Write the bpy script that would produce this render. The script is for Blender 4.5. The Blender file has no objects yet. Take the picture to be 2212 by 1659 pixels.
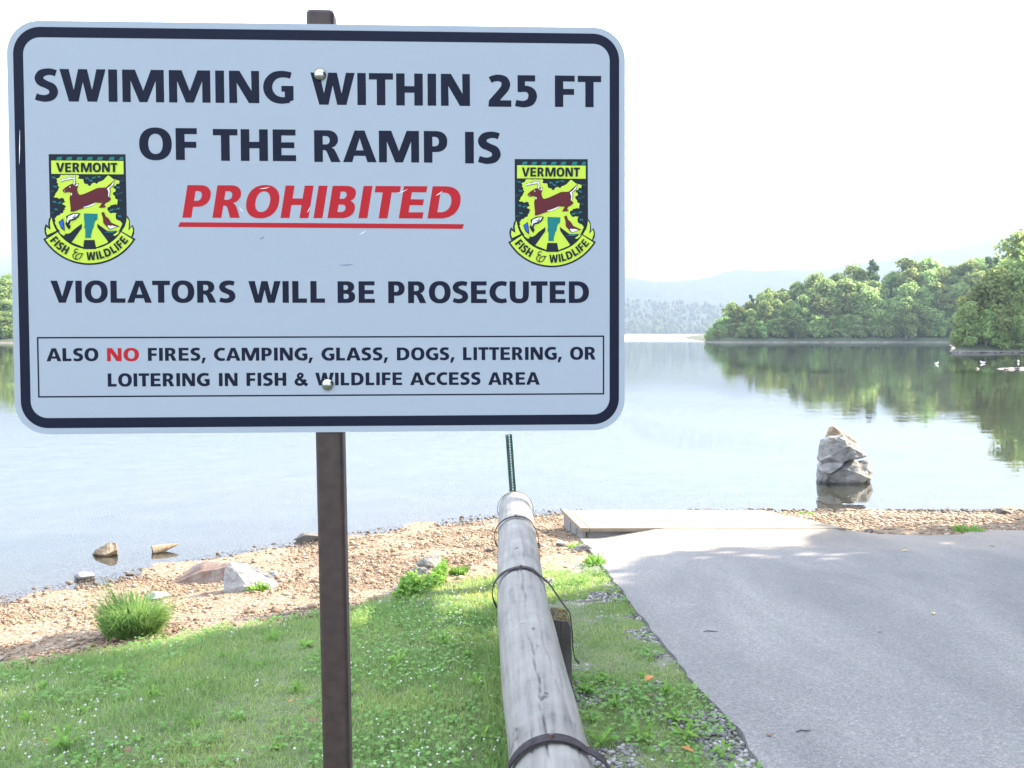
import bpy, bmesh, math, random
import numpy as np
from mathutils import Vector, Matrix, noise
from mathutils.geometry import tessellate_polygon

R = math.radians
rng = np.random.default_rng(7)
random.seed(7)
S = bpy.context.scene
COL = S.collection

# ------------------------------------------------------------------ camera
CAM_H = 2.4                       # metres above the lake
PITCH = 3.127                     # degrees below the horizontal
FPX = 2965.0 / 3264.0             # focal length in picture widths
cam_d = bpy.data.cameras.new('camera')
cam = bpy.data.objects.new('camera', cam_d)
COL.objects.link(cam)
cam.location = (0, 0, CAM_H)
cam.rotation_euler = (R(90 - PITCH), 0, 0)
cam_d.sensor_width = 36.0
cam_d.lens = 36.0 * FPX
cam_d.clip_start = 0.05
cam_d.clip_end = 20000
S.camera = cam

# ------------------------------------------------------------------ light
SUN_AZ = 26.0                     # degrees from +X towards +Y
SUN_EL = 31.0
world = bpy.data.worlds.new('World')
S.world = world
world.use_nodes = True
wn, wl = world.node_tree.nodes, world.node_tree.links
wn.clear()
w_out = wn.new('ShaderNodeOutputWorld')
w_bg = wn.new('ShaderNodeBackground')
w_sky = wn.new('ShaderNodeTexSky')
w_sky.sky_type = 'NISHITA'
w_sky.sun_disc = False
w_sky.sun_elevation = R(SUN_EL)
w_sky.sun_rotation = R(90 - SUN_AZ)
w_sky.altitude = 300
w_sky.air_density = 1.0
w_sky.dust_density = 0.9
w_sky.ozone_density = 1.0
w_co = wn.new('ShaderNodeTexCoord')
w_map = wn.new('ShaderNodeMapping')
w_map.inputs['Scale'].default_value = (1.6, 1.6, 6.0)
w_noise = wn.new('ShaderNodeTexNoise')
w_noise.inputs['Scale'].default_value = 2.2
w_noise.inputs['Detail'].default_value = 9
w_noise.inputs['Roughness'].default_value = 0.58
w_ramp = wn.new('ShaderNodeValToRGB')
w_ramp.color_ramp.elements[0].position = 0.36
w_ramp.color_ramp.elements[0].color = (0.60, 0.60, 0.60, 1)
w_ramp.color_ramp.elements[1].position = 0.66
w_ramp.color_ramp.elements[1].color = (0.95, 0.95, 0.95, 1)
w_mix = wn.new('ShaderNodeMixRGB')
w_mix.inputs['Color2'].default_value = (3.7, 4.1, 4.8, 1)      # thin bright cloud, in the sky's own units
wl.new(w_co.outputs['Generated'], w_map.inputs['Vector'])
wl.new(w_map.outputs['Vector'], w_noise.inputs['Vector'])
wl.new(w_noise.outputs['Fac'], w_ramp.inputs['Fac'])
wl.new(w_ramp.outputs['Color'], w_mix.inputs['Fac'])
wl.new(w_sky.outputs['Color'], w_mix.inputs['Color1'])
wl.new(w_mix.outputs['Color'], w_bg.inputs['Color'])
w_bg.inputs['Strength'].default_value = 0.10
wl.new(w_bg.outputs['Background'], w_out.inputs['Surface'])

sun_d = bpy.data.lights.new('sun', 'SUN')
sun_d.energy = 3.3
sun_d.angle = R(0.55)
sun_d.color = (1.0, 0.87, 0.69)
sun = bpy.data.objects.new('sun', sun_d)
COL.objects.link(sun)
_to = Vector((math.cos(R(SUN_AZ)) * math.cos(R(SUN_EL)), math.sin(R(SUN_AZ)) * math.cos(R(SUN_EL)), math.sin(R(SUN_EL))))
sun.rotation_euler = (-_to).to_track_quat('-Z', 'Y').to_euler()
sun.location = (60, 30, 60)

S.view_settings.view_transform = 'Standard'
S.view_settings.look = 'None'
S.view_settings.gamma = 1.0
S.view_settings.use_curve_mapping = False
S.view_settings.exposure = 3.5
S.render.engine = 'CYCLES'
S.cycles.max_bounces = 8
S.cycles.transparent_max_bounces = 12
S.cycles.use_denoising = True

# ------------------------------------------------------------------ helpers
_c, _s = math.cos(R(PITCH)), math.sin(R(PITCH))
def ray(px, py):
    """direction seen at a place in the 2212 x 1659 view of the site"""
    f = FPX * 2212
    x, u = (px - 1106) / f, (829.5 - py) / f
    return np.array([x, _c + u * _s, -_s + u * _c])

def at_z(px, py, z):
    d = ray(px, py)
    return np.array([0, 0, CAM_H]) + d * ((z - CAM_H) / d[2])

def at_y(px, py, y):
    d = ray(px, py)
    return np.array([0, 0, CAM_H]) + d * (y / d[1])

_sx = np.array([-90, -60, -30, -14, -8, -4.5, -3.2, -1.9, -0.9, -0.2, 0.7, 3, 5, 6.8, 8.5, 12, 20, 40, 72, 120])
_sy = np.array([-30, -20, -10, -1.3, 4.7, 8.15, 9.6, 10.75, 11.45, 11.85, 12.25, 12.35, 12.3, 12.35, 12.8, 17, 31, 62, 118, 160])
def shore(x):
    return np.interp(x, _sx, _sy)

def hz(x, y):
    """height of the natural ground, lake level = 0"""
    x = np.asarray(x, float); y = np.asarray(y, float)
    g = (shore(x + .05) - shore(x - .05)) / .1
    s = (shore(x) - y) / np.sqrt(1 + g * g)
    zl = 0.13 * s
    zl = np.where(s < 0, np.maximum(np.where(s > -4.5, .026 * s, -.117 + .12 * (s + 4.5)), -4.5), zl)
    za = np.clip(0.85 - 0.0707 * (y - 1.4), 0.2, 1.15)
    k = 0.08
    h = np.clip(0.5 + 0.5 * (za - zl) / k, 0, 1)
    z = za * (1 - h) + zl * h - k * h * (1 - h)
    return z

def G(px, py):
    d = ray(px, py); t = 3.0
    for _ in range(60):
        p = np.array([0, 0, CAM_H]) + d * t
        e = p[2] - float(hz(p[0], p[1]))
        t += e / (abs(d[2]) + .08)
    return np.array([0, 0, CAM_H]) + d * t

def tag(o, label=None, cat=None, group=None, kind=None):
    if label: o['label'] = label
    if cat: o['category'] = cat
    if group: o['group'] = group
    if kind: o['kind'] = kind
    return o

def empty(name, loc=(0, 0, 0), rz=0.0):
    o = bpy.data.objects.new(name, None)
    o.empty_display_size = 0.1
    o.location = loc
    o.rotation_euler = (0, 0, rz)
    COL.objects.link(o)
    return o

def link(name, me, parent=None, loc=(0, 0, 0)):
    o = bpy.data.objects.new(name, me)
    COL.objects.link(o)
    o.location = loc
    if parent is not None:
        o.parent = parent
    return o

def mesh(name, V, F, mats, midx=None, smooth=False):
    """F: (n,k) array, or list of such arrays / list of tuples"""
    V = np.asarray(V, np.float32)
    me = bpy.data.meshes.new(name)
    if isinstance(F, np.ndarray):
        F = [F]
    if len(F) and not isinstance(F[0], np.ndarray):
        me.from_pydata([tuple(v) for v in V], [], [tuple(f) for f in F])
        n = len(me.polygons)
    else:
        tot = np.concatenate([np.full(len(f), f.shape[1]) for f in F])
        idx = np.concatenate([f.ravel() for f in F]).astype(np.int32)
        n = len(tot)
        me.vertices.add(len(V)); me.vertices.foreach_set('co', V.ravel())
        me.loops.add(len(idx)); me.loops.foreach_set('vertex_index', idx)
        me.polygons.add(n)
        st = np.zeros(n, np.int32); st[1:] = np.cumsum(tot)[:-1]
        me.polygons.foreach_set('loop_start', st)
        try: me.polygons.foreach_set('loop_total', tot.astype(np.int32))
        except Exception: pass
    for m in (mats if isinstance(mats, (list, tuple)) else [mats]):
        me.materials.append(m)
    if midx is not None:
        me.polygons.foreach_set('material_index', np.asarray(midx, np.int32))
    me.polygons.foreach_set('use_smooth', np.full(n, smooth))
    me.update(calc_edges=True)
    me.validate()
    return me

def bm_mesh(name, bm, mat, smooth=False):
    me = bpy.data.meshes.new(name)
    bm.to_mesh(me); bm.free()
    me.materials.append(mat)
    for p in me.polygons: p.use_smooth = smooth
    return me

def add_box(bm, c, size, rot=None, bevel=0.0):
    r = bmesh.ops.create_cube(bm, size=1.0)
    vs = r['verts']
    for v in vs:
        v.co = Vector((v.co.x * size[0], v.co.y * size[1], v.co.z * size[2]))
    if bevel > 0:
        es = list({e for v in vs for e in v.link_edges})
        rb = bmesh.ops.bevel(bm, geom=es, offset=bevel, segments=2, affect='EDGES', profile=.6)
        vs = list({v for f in rb['faces'] for v in f.verts} | {v for v in vs if v.is_valid})
    M = Matrix.Translation(Vector(c)) @ (rot.to_4x4() if rot is not None else Matrix.Identity(4))
    for v in vs: v.co = M @ v.co
    return vs

def box(name, c, size, mat, parent=None, rot=None, bevel=0.003):
    bm = bmesh.new()
    add_box(bm, (0, 0, 0), size, rot, bevel)
    return link(name, bm_mesh(name, bm, mat), parent, c)

# ------------------------------------------------------------------ materials
def nt(name):
    m = bpy.data.materials.new(name)
    m.use_nodes = True
    n, l = m.node_tree.nodes, m.node_tree.links
    b = n['Principled BSDF']
    return m, n, l, b

def add_noise(n, l, scale, detail=4, rough=.55, vec=None, mapscale=None):
    t = n.new('ShaderNodeTexNoise')
    t.inputs['Scale'].default_value = scale
    t.inputs['Detail'].default_value = detail
    t.inputs['Roughness'].default_value = rough
    co = n.new('ShaderNodeTexCoord')
    src = co.outputs['Object'] if vec is None else vec
    if mapscale:
        mp = n.new('ShaderNodeMapping')
        mp.inputs['Scale'].default_value = mapscale
        l.new(src, mp.inputs['Vector']); src = mp.outputs['Vector']
    l.new(src, t.inputs['Vector'])
    return t

def ramp(n, l, fac, stops):
    r = n.new('ShaderNodeValToRGB')
    e = r.color_ramp.elements
    while len(e) < len(stops): e.new(0.5)
    for k, (p, c) in enumerate(stops):
        e[k].position = p; e[k].color = (*c, 1)
    l.new(fac, r.inputs['Fac'])
    return r

def bump(n, l, b, height, strength=.3, dist=.02):
    bp = n.new('ShaderNodeBump')
    bp.inputs['Strength'].default_value = strength
    bp.inputs['Distance'].default_value = dist
    l.new(height, bp.inputs['Height'])
    l.new(bp.outputs['Normal'], b.inputs['Normal'])
    return bp

def simple(name, color, rough=.6, metal=0.0, nscale=0, var=.2, bstr=0, spec=.5):
    m, n, l, b = nt(name)
    b.inputs['Specular IOR Level'].default_value = spec
    b.inputs['Roughness'].default_value = rough
    b.inputs['Metallic'].default_value = metal
    if nscale:
        t = add_noise(n, l, nscale, 6)
        lo = tuple(c * (1 - var) for c in color); hi = tuple(min(1, c * (1 + var)) for c in color)
        r = ramp(n, l, t.outputs['Fac'], [(.3, lo), (.7, hi)])
        l.new(r.outputs['Color'], b.inputs['Base Color'])
        if bstr: bump(n, l, b, t.outputs['Fac'], bstr, .01)
    else:
        b.inputs['Base Color'].default_value = (*color, 1)
    return m

def rock_mat(name, stops, scale=6, bstr=.5):
    m, n, l, b = nt(name)
    t = add_noise(n, l, scale, 10, .65)
    r = ramp(n, l, t.outputs['Fac'], stops)
    t2 = add_noise(n, l, scale * 9, 6, .7)
    mx = n.new('ShaderNodeMixRGB'); mx.blend_type = 'MULTIPLY'; mx.inputs['Fac'].default_value = .55
    r2 = ramp(n, l, t2.outputs['Fac'], [(.3, (.55, .55, .55)), (.65, (1.15, 1.12, 1.08))])
    l.new(r.outputs['Color'], mx.inputs['Color1']); l.new(r2.outputs['Color'], mx.inputs['Color2'])
    l.new(mx.outputs['Color'], b.inputs['Base Color'])
    b.inputs['Roughness'].default_value = .85
    bump(n, l, b, t2.outputs['Fac'], bstr, .02)
    return m

def leaf_mat(name, c1, c2, trans=.35, objvar=.25):
    m, n, l, b = nt(name)
    geo = n.new('ShaderNodeNewGeometry')
    r = ramp(n, l, geo.outputs['Random Per Island'], [(0, c1), (1, c2)])
    oi = n.new('ShaderNodeObjectInfo')
    hsv = n.new('ShaderNodeHueSaturation')
    mr = n.new('ShaderNodeMapRange')
    mr.inputs['To Min'].default_value = 1 - objvar; mr.inputs['To Max'].default_value = 1 + objvar
    l.new(oi.outputs['Random'], mr.inputs['Value'])
    l.new(mr.outputs['Result'], hsv.inputs['Value'])
    mh = n.new('ShaderNodeMapRange'); mh.inputs['To Min'].default_value = .5 - .03 * (objvar > .2); mh.inputs['To Max'].default_value = .5 + .012 * (objvar > .2)
    l.new(oi.outputs['Random'], mh.inputs['Value']); l.new(mh.outputs['Result'], hsv.inputs['Hue'])
    l.new(r.outputs['Color'], hsv.inputs['Color'])
    d = n.new('ShaderNodeBsdfDiffuse'); tr = n.new('ShaderNodeBsdfTranslucent')
    l.new(hsv.outputs['Color'], d.inputs['Color']); l.new(hsv.outputs['Color'], tr.inputs['Color'])
    mx = n.new('ShaderNodeMixShader'); mx.inputs['Fac'].default_value = trans
    l.new(d.outputs[0], mx.inputs[1]); l.new(tr.outputs[0], mx.inputs[2])
    l.new(mx.outputs[0], n['Material Output'].inputs['Surface'])
    return m

def island_mat(name, stops, rough=.8, nscale=0):
    m, n, l, b = nt(name)
    geo = n.new('ShaderNodeNewGeometry')
    r = ramp(n, l, geo.outputs['Random Per Island'], stops)
    l.new(r.outputs['Color'], b.inputs['Base Color'])
    b.inputs['Roughness'].default_value = rough
    return m

M = {}
M['grass'] = leaf_mat('grass blade', (.19, .31, .09), (.36, .45, .18), .5, 0)
_n, _l = M['grass'].node_tree.nodes, M['grass'].node_tree.links
_h = [q_ for q_ in _n if q_.bl_idname == 'ShaderNodeHueSaturation'][0]
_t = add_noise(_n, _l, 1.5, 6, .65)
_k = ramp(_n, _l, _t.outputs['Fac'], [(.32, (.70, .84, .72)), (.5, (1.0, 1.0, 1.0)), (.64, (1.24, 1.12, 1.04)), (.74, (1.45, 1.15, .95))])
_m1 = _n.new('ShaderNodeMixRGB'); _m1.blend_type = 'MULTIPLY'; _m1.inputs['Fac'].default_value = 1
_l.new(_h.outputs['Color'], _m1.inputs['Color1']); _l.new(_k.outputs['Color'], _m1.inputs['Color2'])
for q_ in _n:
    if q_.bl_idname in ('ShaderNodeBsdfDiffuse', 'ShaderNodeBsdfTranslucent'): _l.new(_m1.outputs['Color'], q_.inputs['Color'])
M['clover'] = leaf_mat('clover leaf', (.14, .28, .08), (.24, .37, .13), .4, 0)
M['weed'] = leaf_mat('weed leaf', (.14, .28, .05), (.23, .38, .09), .4, .1)
M['tuft'] = leaf_mat('tuft blade', (.15, .27, .07), (.26, .38, .13), .5, 0)
M['flower'] = simple('clover flower', (.50, .50, .45), .8)
M['foliage'] = leaf_mat('broad leaf foliage', (.16, .255, .085), (.33, .42, .16), .55, .36)
M['pine'] = leaf_mat('pine needles', (.06, .115, .05), (.12, .18, .07), .35, .2)
M['shade_leaf'] = leaf_mat('dense foliage', (.04, .09, .02), (.08, .14, .04), .25, .15)
M['bark'] = rock_mat('bark', [(.35, (.12, .10, .08)), (.65, (.26, .23, .20))], 14, .6)
M['pebble'] = island_mat('beach pebble', [(0, (.09, .052, .028)), (.3, (.18, .112, .062)), (.65, (.24, .165, .10)), (.9, (.17, .138, .105)), (1, (.38, .32, .24))])
def wet_band(m_):
    n_, l_ = m_.node_tree.nodes, m_.node_tree.links
    b_ = n_['Principled BSDF']; src_ = b_.inputs['Base Color'].links[0].from_socket
    ge = n_.new('ShaderNodeNewGeometry'); sp = n_.new('ShaderNodeSeparateXYZ'); l_.new(ge.outputs['Position'], sp.inputs['Vector'])
    mr_ = n_.new('ShaderNodeMapRange'); mr_.inputs['From Min'].default_value = .012; mr_.inputs['From Max'].default_value = .045
    mr_.inputs['To Min'].default_value = .5; mr_.inputs['To Max'].default_value = 1.0; l_.new(sp.outputs['Z'], mr_.inputs['Value'])
    mm = n_.new('ShaderNodeVectorMath'); mm.operation = 'SCALE'; l_.new(src_, mm.inputs[0]); l_.new(mr_.outputs['Result'], mm.inputs['Scale'])
    l_.new(mm.outputs['Vector'], b_.inputs['Base Color'])
wet_band(M['pebble'])
M['road_pebble'] = island_mat('grey pebble', [(0, (.09, .085, .08)), (.4, (.18, .17, .165)), (.8, (.26, .245, .23)), (1, (.38, .36, .34))])
M['rock'] = rock_mat('grey stone', [(.3, (.09, .087, .085)), (.5, (.17, .165, .155)), (.75, (.28, .26, .23))], 4, .8)
M['rock_tan'] = rock_mat('tan stone', [(.3, (.13, .085, .055)), (.5, (.27, .20, .13)), (.75, (.40, .33, .23))], 5)
M['rock_red'] = rock_mat('rust streaked ledge', [(.3, (.07, .05, .045)), (.45, (.16, .095, .065)), (.58, (.22, .17, .14)), (.75, (.33, .29, .25))], 3.5, .9)
M['rock_white'] = rock_mat('pale stone', [(.3, (.20, .195, .19)), (.7, (.36, .345, .32))], 6)
M['rock_stack'] = rock_mat('pale grey stone', [(.3, (.11, .108, .108)), (.48, (.22, .215, .205)), (.7, (.36, .34, .31))], 5, .9)
M['rock_bar'] = rock_mat('brown stone', [(.3, (.06, .05, .045)), (.7, (.15, .13, .115))], 6)
M['rock_dark'] = rock_mat('dark stone', [(.3, (.06, .055, .05)), (.7, (.16, .145, .13))], 6)
M['sign_white'] = simple('sign sheeting', (.31, .342, .382), .45, 0, 900, .03, spec=.2)
M['sign_edge'] = simple('sign aluminium back', (.55, .57, .58), .45, .6)
M['black'] = simple('black sign ink', (.008, .010, .024), .5, spec=.10)
M['red'] = simple('red sign ink', (.38, .014, .02), .5, spec=.12)
M['e_yellow'] = simple('yellow green emblem ink', (.47, .60, .06), .5, spec=.12)
M['e_dark'] = simple('navy emblem ink', (.012, .016, .025), .5, spec=.12)
M['e_teal'] = simple('teal emblem ink', (.012, .16, .15), .5, spec=.12)
M['e_deer'] = simple('maroon emblem ink', (.10, .018, .022), .5, spec=.12)
M['e_white'] = simple('white emblem ink', (.68, .68, .68), .5, spec=.12)
M['e_blue'] = simple('blue emblem ink', (.02, .10, .50), .5, spec=.12)
M['e_leaf'] = simple('deep green emblem ink', (.018, .065, .065), .5, spec=.12)
M['scuff'] = simple('scuff mark', (.75, .77, .78), .6)
M['scuff_blue'] = simple('ink scratch', (.05, .10, .22), .6)
M['post_brown'] = simple('brown painted steel', (.047, .029, .025), .5, 0, 60, .25, spec=.35)
M['zinc'] = simple('zinc bolt', (.42, .42, .40), .25, 1.0)
M['green_steel'] = simple('green painted steel', (.022, .075, .055), .45, .1, 30, .3)
M['steel_band'] = simple('rusty steel band', (.032, .025, .028), .6, 0, 40, .4, spec=.06)
M['rust'] = simple('rusty nail', (.07, .035, .022), .7)
M['orange_leaf'] = simple('orange dead leaf', (.42, .15, .03), .7, 0, 60, .4)
M['brown_leaf'] = simple('brown dead leaf', (.16, .07, .035), .7, 0, 60, .4)
M['tan_leaf'] = simple('tan dead leaf', (.45, .33, .14), .7, 0, 60, .3)
M['twig'] = simple('twig', (.05, .04, .035), .8)
M['gull'] = simple('white feathers', (.8, .8, .8), .7)
M['beak'] = simple('beak', (.6, .35, .04), .6)

def wood_mat(name, stops, scale=(30, 30, 3), bstr=.35, rough=.8):
    m, n, l, b = nt(name)
    t = add_noise(n, l, 1.0, 8, .6, mapscale=scale)
    t2 = add_noise(n, l, 5.0, 5, .6)
    mx = n.new('ShaderNodeMixRGB'); mx.inputs['Fac'].default_value = .5
    l.new(t.outputs['Fac'], mx.inputs['Color1']); l.new(t2.outputs['Fac'], mx.inputs['Color2'])
    r = ramp(n, l, mx.outputs['Color'], stops)
    l.new(r.outputs['Color'], b.inputs['Base Color'])
    b.inputs['Roughness'].default_value = rough
    bump(n, l, b, t.outputs['Fac'], bstr, .006)
    return m
M['log'] = wood_mat('weathered grey wood', [(.32, (.08, .073, .066)), (.44, (.165, .154, .138)), (.58, (.215, .20, .178)), (.72, (.29, .272, .24))], (38, 2.2, 38), .5)
_n, _l = M['log'].node_tree.nodes, M['log'].node_tree.links
_b = _n['Principled BSDF']
_src = _b.inputs['Base Color'].links[0].from_socket
_t = add_noise(_n, _l, 1.0, 7, .62, mapscale=(70, 5, 70))
_k = ramp(_n, _l, _t.outputs['Fac'], [(.28, (.55, .53, .51)), (.38, (1, 1, 1)), (.68, (1, 1, 1)), (.74, (1.25, 1.25, 1.25))])
_t2 = add_noise(_n, _l, 14, 3, .5, mapscale=(1, .45, 1))
_k2 = ramp(_n, _l, _t2.outputs['Fac'], [(.26, (.30, .28, .27)), (.31, (1, 1, 1))])
_m1 = _n.new('ShaderNodeMixRGB'); _m1.blend_type = 'MULTIPLY'; _m1.inputs['Fac'].default_value = 1
_m2 = _n.new('ShaderNodeMixRGB'); _m2.blend_type = 'MULTIPLY'; _m2.inputs['Fac'].default_value = 1
_l.new(_src, _m1.inputs['Color1']); _l.new(_k.outputs['Color'], _m1.inputs['Color2'])
_l.new(_m1.outputs['Color'], _m2.inputs['Color1']); _l.new(_k2.outputs['Color'], _m2.inputs['Color2'])
_l.new(_m2.outputs['Color'], _b.inputs['Base Color'])
M['log_end'] = wood_mat('sawn log end', [(.3, (.40, .33, .24)), (.7, (.58, .50, .38))], (30, 30, 30), .2)
M['dark_timber'] = wood_mat('dark weathered timber', [(.3, (.028, .022, .02)), (.55, (.075, .06, .052)), (.75, (.15, .125, .11))], (45, 45, 3), .8)
M['moss'] = simple('moss', (.16, .13, .03), .95, 0, 50, .5, .6)
M['deck'] = wood_mat('pale deck board', [(.3, (.14, .108, .072)), (.5, (.20, .16, .11)), (.7, (.27, .22, .16))], (1.5, 40, 40), .3)
M['deck_grey'] = wood_mat('grey deck side', [(.3, (.13, .125, .12)), (.7, (.24, .23, .21))], (3, 3, 40), .2)

# asphalt
m, n, l, b = nt('worn asphalt')
v = n.new('ShaderNodeTexVoronoi'); v.inputs['Scale'].default_value = 130
co = n.new('ShaderNodeTexCoord'); l.new(co.outputs['Object'], v.inputs['Vector'])
r1 = ramp(n, l, v.outputs['Color'], [(0, (.115, .11, .105)), (.45, (.165, .156, .148)), (.8, (.20, .19, .18)), (1, (.30, .285, .265))])
t1 = add_noise(n, l, .8, 5, .6, mapscale=(1, .35, 1))
r2 = ramp(n, l, t1.outputs['Fac'], [(.3, (.80, .80, .82)), (.7, (1.14, 1.12, 1.10))])
t2 = add_noise(n, l, 45, 6, .7)
r3 = ramp(n, l, t2.outputs['Fac'], [(.3, (.72, .72, .72)), (.7, (1.22, 1.22, 1.22))])
mxa = n.new('ShaderNodeMixRGB'); mxa.blend_type = 'MULTIPLY'; mxa.inputs['Fac'].default_value = 1
mxb = n.new('ShaderNodeMixRGB'); mxb.blend_type = 'MULTIPLY'; mxb.inputs['Fac'].default_value = 1
l.new(r1.outputs['Color'], mxa.inputs['Color1']); l.new(r2.outputs['Color'], mxa.inputs['Color2'])
l.new(mxa.outputs['Color'], mxb.inputs['Color1']); l.new(r3.outputs['Color'], mxb.inputs['Color2'])
t4 = add_noise(n, l, .55, 7, .62, mapscale=(2.2, .5, 1)); t4.inputs['Distortion'].default_value = .6
r4 = ramp(n, l, t4.outputs['Fac'], [(.36, (.82, .82, .83)), (.5, (1, 1, 1)), (.62, (1.16, 1.15, 1.13))])
mxc = n.new('ShaderNodeMixRGB'); mxc.blend_type = 'MULTIPLY'; mxc.inputs['Fac'].default_value = 1
l.new(mxb.outputs['Color'], mxc.inputs['Color1']); l.new(r4.outputs['Color'], mxc.inputs['Color2'])
sxa = n.new('ShaderNodeSeparateXYZ'); l.new(co.outputs['Object'], sxa.inputs['Vector'])
t5 = add_noise(n, l, 3.0, 6, .65)
ad = n.new('ShaderNodeMath'); ad.operation = 'MULTIPLY_ADD'; ad.inputs[1].default_value = 2.2; l.new(t5.outputs['Fac'], ad.inputs[0]); l.new(sxa.outputs['Y'], ad.inputs[2])
mrs = n.new('ShaderNodeMapRange'); mrs.inputs['From Min'].default_value = 9.3; mrs.inputs['From Max'].default_value = 11.2; mrs.inputs['To Max'].default_value = .6
l.new(ad.outputs[0], mrs.inputs['Value'])
mxd = n.new('ShaderNodeMixRGB'); mxd.inputs['Color2'].default_value = (.26, .205, .145, 1)
l.new(mrs.outputs['Result'], mxd.inputs['Fac']); l.new(mxc.outputs['Color'], mxd.inputs['Color1'])
l.new(mxd.outputs['Color'], b.inputs['Base Color'])
b.inputs['Roughness'].default_value = .82
bump(n, l, b, v.outputs['Distance'], .45, .006)
M['asphalt'] = m

# ground: soil under the lawn / gravel of the beach / mud of the lake bed, by a vertex attribute
m, n, l, b = nt('bank soil and gravel')
va = n.new('ShaderNodeAttribute'); va.attribute_name = 'zone'
sep = n.new('ShaderNodeSeparateColor'); l.new(va.outputs['Color'], sep.inputs['Color'])
tv = n.new('ShaderNodeTexVoronoi'); tv.inputs['Scale'].default_value = 38
co = n.new('ShaderNodeTexCoord'); l.new(co.outputs['Object'], tv.inputs['Vector'])
gr = ramp(n, l, tv.outputs['Color'], [(0, (.09, .058, .034)), (.4, (.17, .11, .066)), (.75, (.22, .16, .105)), (1, (.32, .26, .20))])
so = add_noise(n, l, 9, 6, .65)
sr = ramp(n, l, so.outputs['Fac'], [(.3, (.08, .11, .045)), (.55, (.12, .14, .06)), (.75, (.18, .16, .10))])
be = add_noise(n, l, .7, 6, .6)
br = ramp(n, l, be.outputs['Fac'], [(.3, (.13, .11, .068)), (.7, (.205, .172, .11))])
ma = n.new('ShaderNodeMixRGB'); mb = n.new('ShaderNodeMixRGB')
l.new(sep.outputs['Red'], ma.inputs['Fac']); l.new(gr.outputs['Color'], ma.inputs['Color1']); l.new(sr.outputs['Color'], ma.inputs['Color2'])
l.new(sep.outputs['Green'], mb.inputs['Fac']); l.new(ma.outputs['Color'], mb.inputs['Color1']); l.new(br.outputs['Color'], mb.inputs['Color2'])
l.new(mb.outputs['Color'], b.inputs['Base Color'])
b.inputs['Roughness'].default_value = .9
bump(n, l, b, tv.outputs['Distance'], .6, .02)
M['ground'] = m

# water: clear, mirror-like at a low angle, small ripples; wind-ruffled beyond the point
m, n, l, b = nt('lake water')
n.remove(b)
geo = n.new('ShaderNodeNewGeometry')
mp1 = n.new('ShaderNodeMapping'); mp1.inputs['Scale'].default_value = (.35, 1.1, 1)
mp1.inputs['Rotation'].default_value = (0, 0, R(12))
l.new(geo.outputs['Position'], mp1.inputs['Vector'])
n1 = n.new('ShaderNodeTexNoise'); n1.inputs['Scale'].default_value = 2.2; n1.inputs['Detail'].default_value = 2.5; n1.inputs['Roughness'].default_value = .5
l.new(mp1.outputs['Vector'], n1.inputs['Vector'])
n2 = n.new('ShaderNodeTexNoise'); n2.inputs['Scale'].default_value = .12; n2.inputs['Detail'].default_value = 3
l.new(mp1.outputs['Vector'], n2.inputs['Vector'])
amp = ramp(n, l, n2.outputs['Fac'], [(.42, (.25, .25, .25)), (.62, (1, 1, 1))])
mu = n.new('ShaderNodeMath'); mu.operation = 'MULTIPLY'
l.new(n1.outputs['Fac'], mu.inputs[0]); l.new(amp.outputs['Color'], mu.inputs[1])
sx = n.new('ShaderNodeSeparateXYZ'); l.new(geo.outputs['Position'], sx.inputs['Vector'])
far = n.new('ShaderNodeMapRange'); far.inputs['From Min'].default_value = 235; far.inputs['From Max'].default_value = 320
far.inputs['To Min'].default_value = .0055; far.inputs['To Max'].default_value = .02
l.new(sx.outputs['Y'], far.inputs['Value'])
bp = n.new('ShaderNodeBump'); bp.inputs['Strength'].default_value = 1.0
l.new(far.outputs['Result'], bp.inputs['Distance']); l.new(mu.outputs[0], bp.inputs['Height'])
fr = n.new('ShaderNodeFresnel'); fr.inputs['IOR'].default_value = 1.33; l.new(bp.outputs['Normal'], fr.inputs['Normal'])
tb = n.new('ShaderNodeBsdfTransparent'); tb.inputs['Color'].default_value = (.80, .84, .80, 1)
gl = n.new('ShaderNodeBsdfGlossy'); gl.inputs['Roughness'].default_value = .015; gl.inputs['Color'].default_value = (1, 1, 1, 1)
l.new(bp.outputs['Normal'], gl.inputs['Normal'])
rgh = n.new('ShaderNodeMapRange'); rgh.inputs['From Min'].default_value = 240; rgh.inputs['From Max'].default_value = 300
rgh.inputs['To Min'].default_value = .012; rgh.inputs['To Max'].default_value = .5      # wind-ruffled open water beyond the point
l.new(sx.outputs['Y'], rgh.inputs['Value']); l.new(rgh.outputs['Result'], gl.inputs['Roughness'])
mx = n.new('ShaderNodeMixShader')
l.new(fr.outputs[0], mx.inputs[0]); l.new(tb.outputs[0], mx.inputs[1]); l.new(gl.outputs[0], mx.inputs[2])
l.new(mx.outputs[0], n['Material Output'].inputs['Surface'])
M['water'] = m

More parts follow.
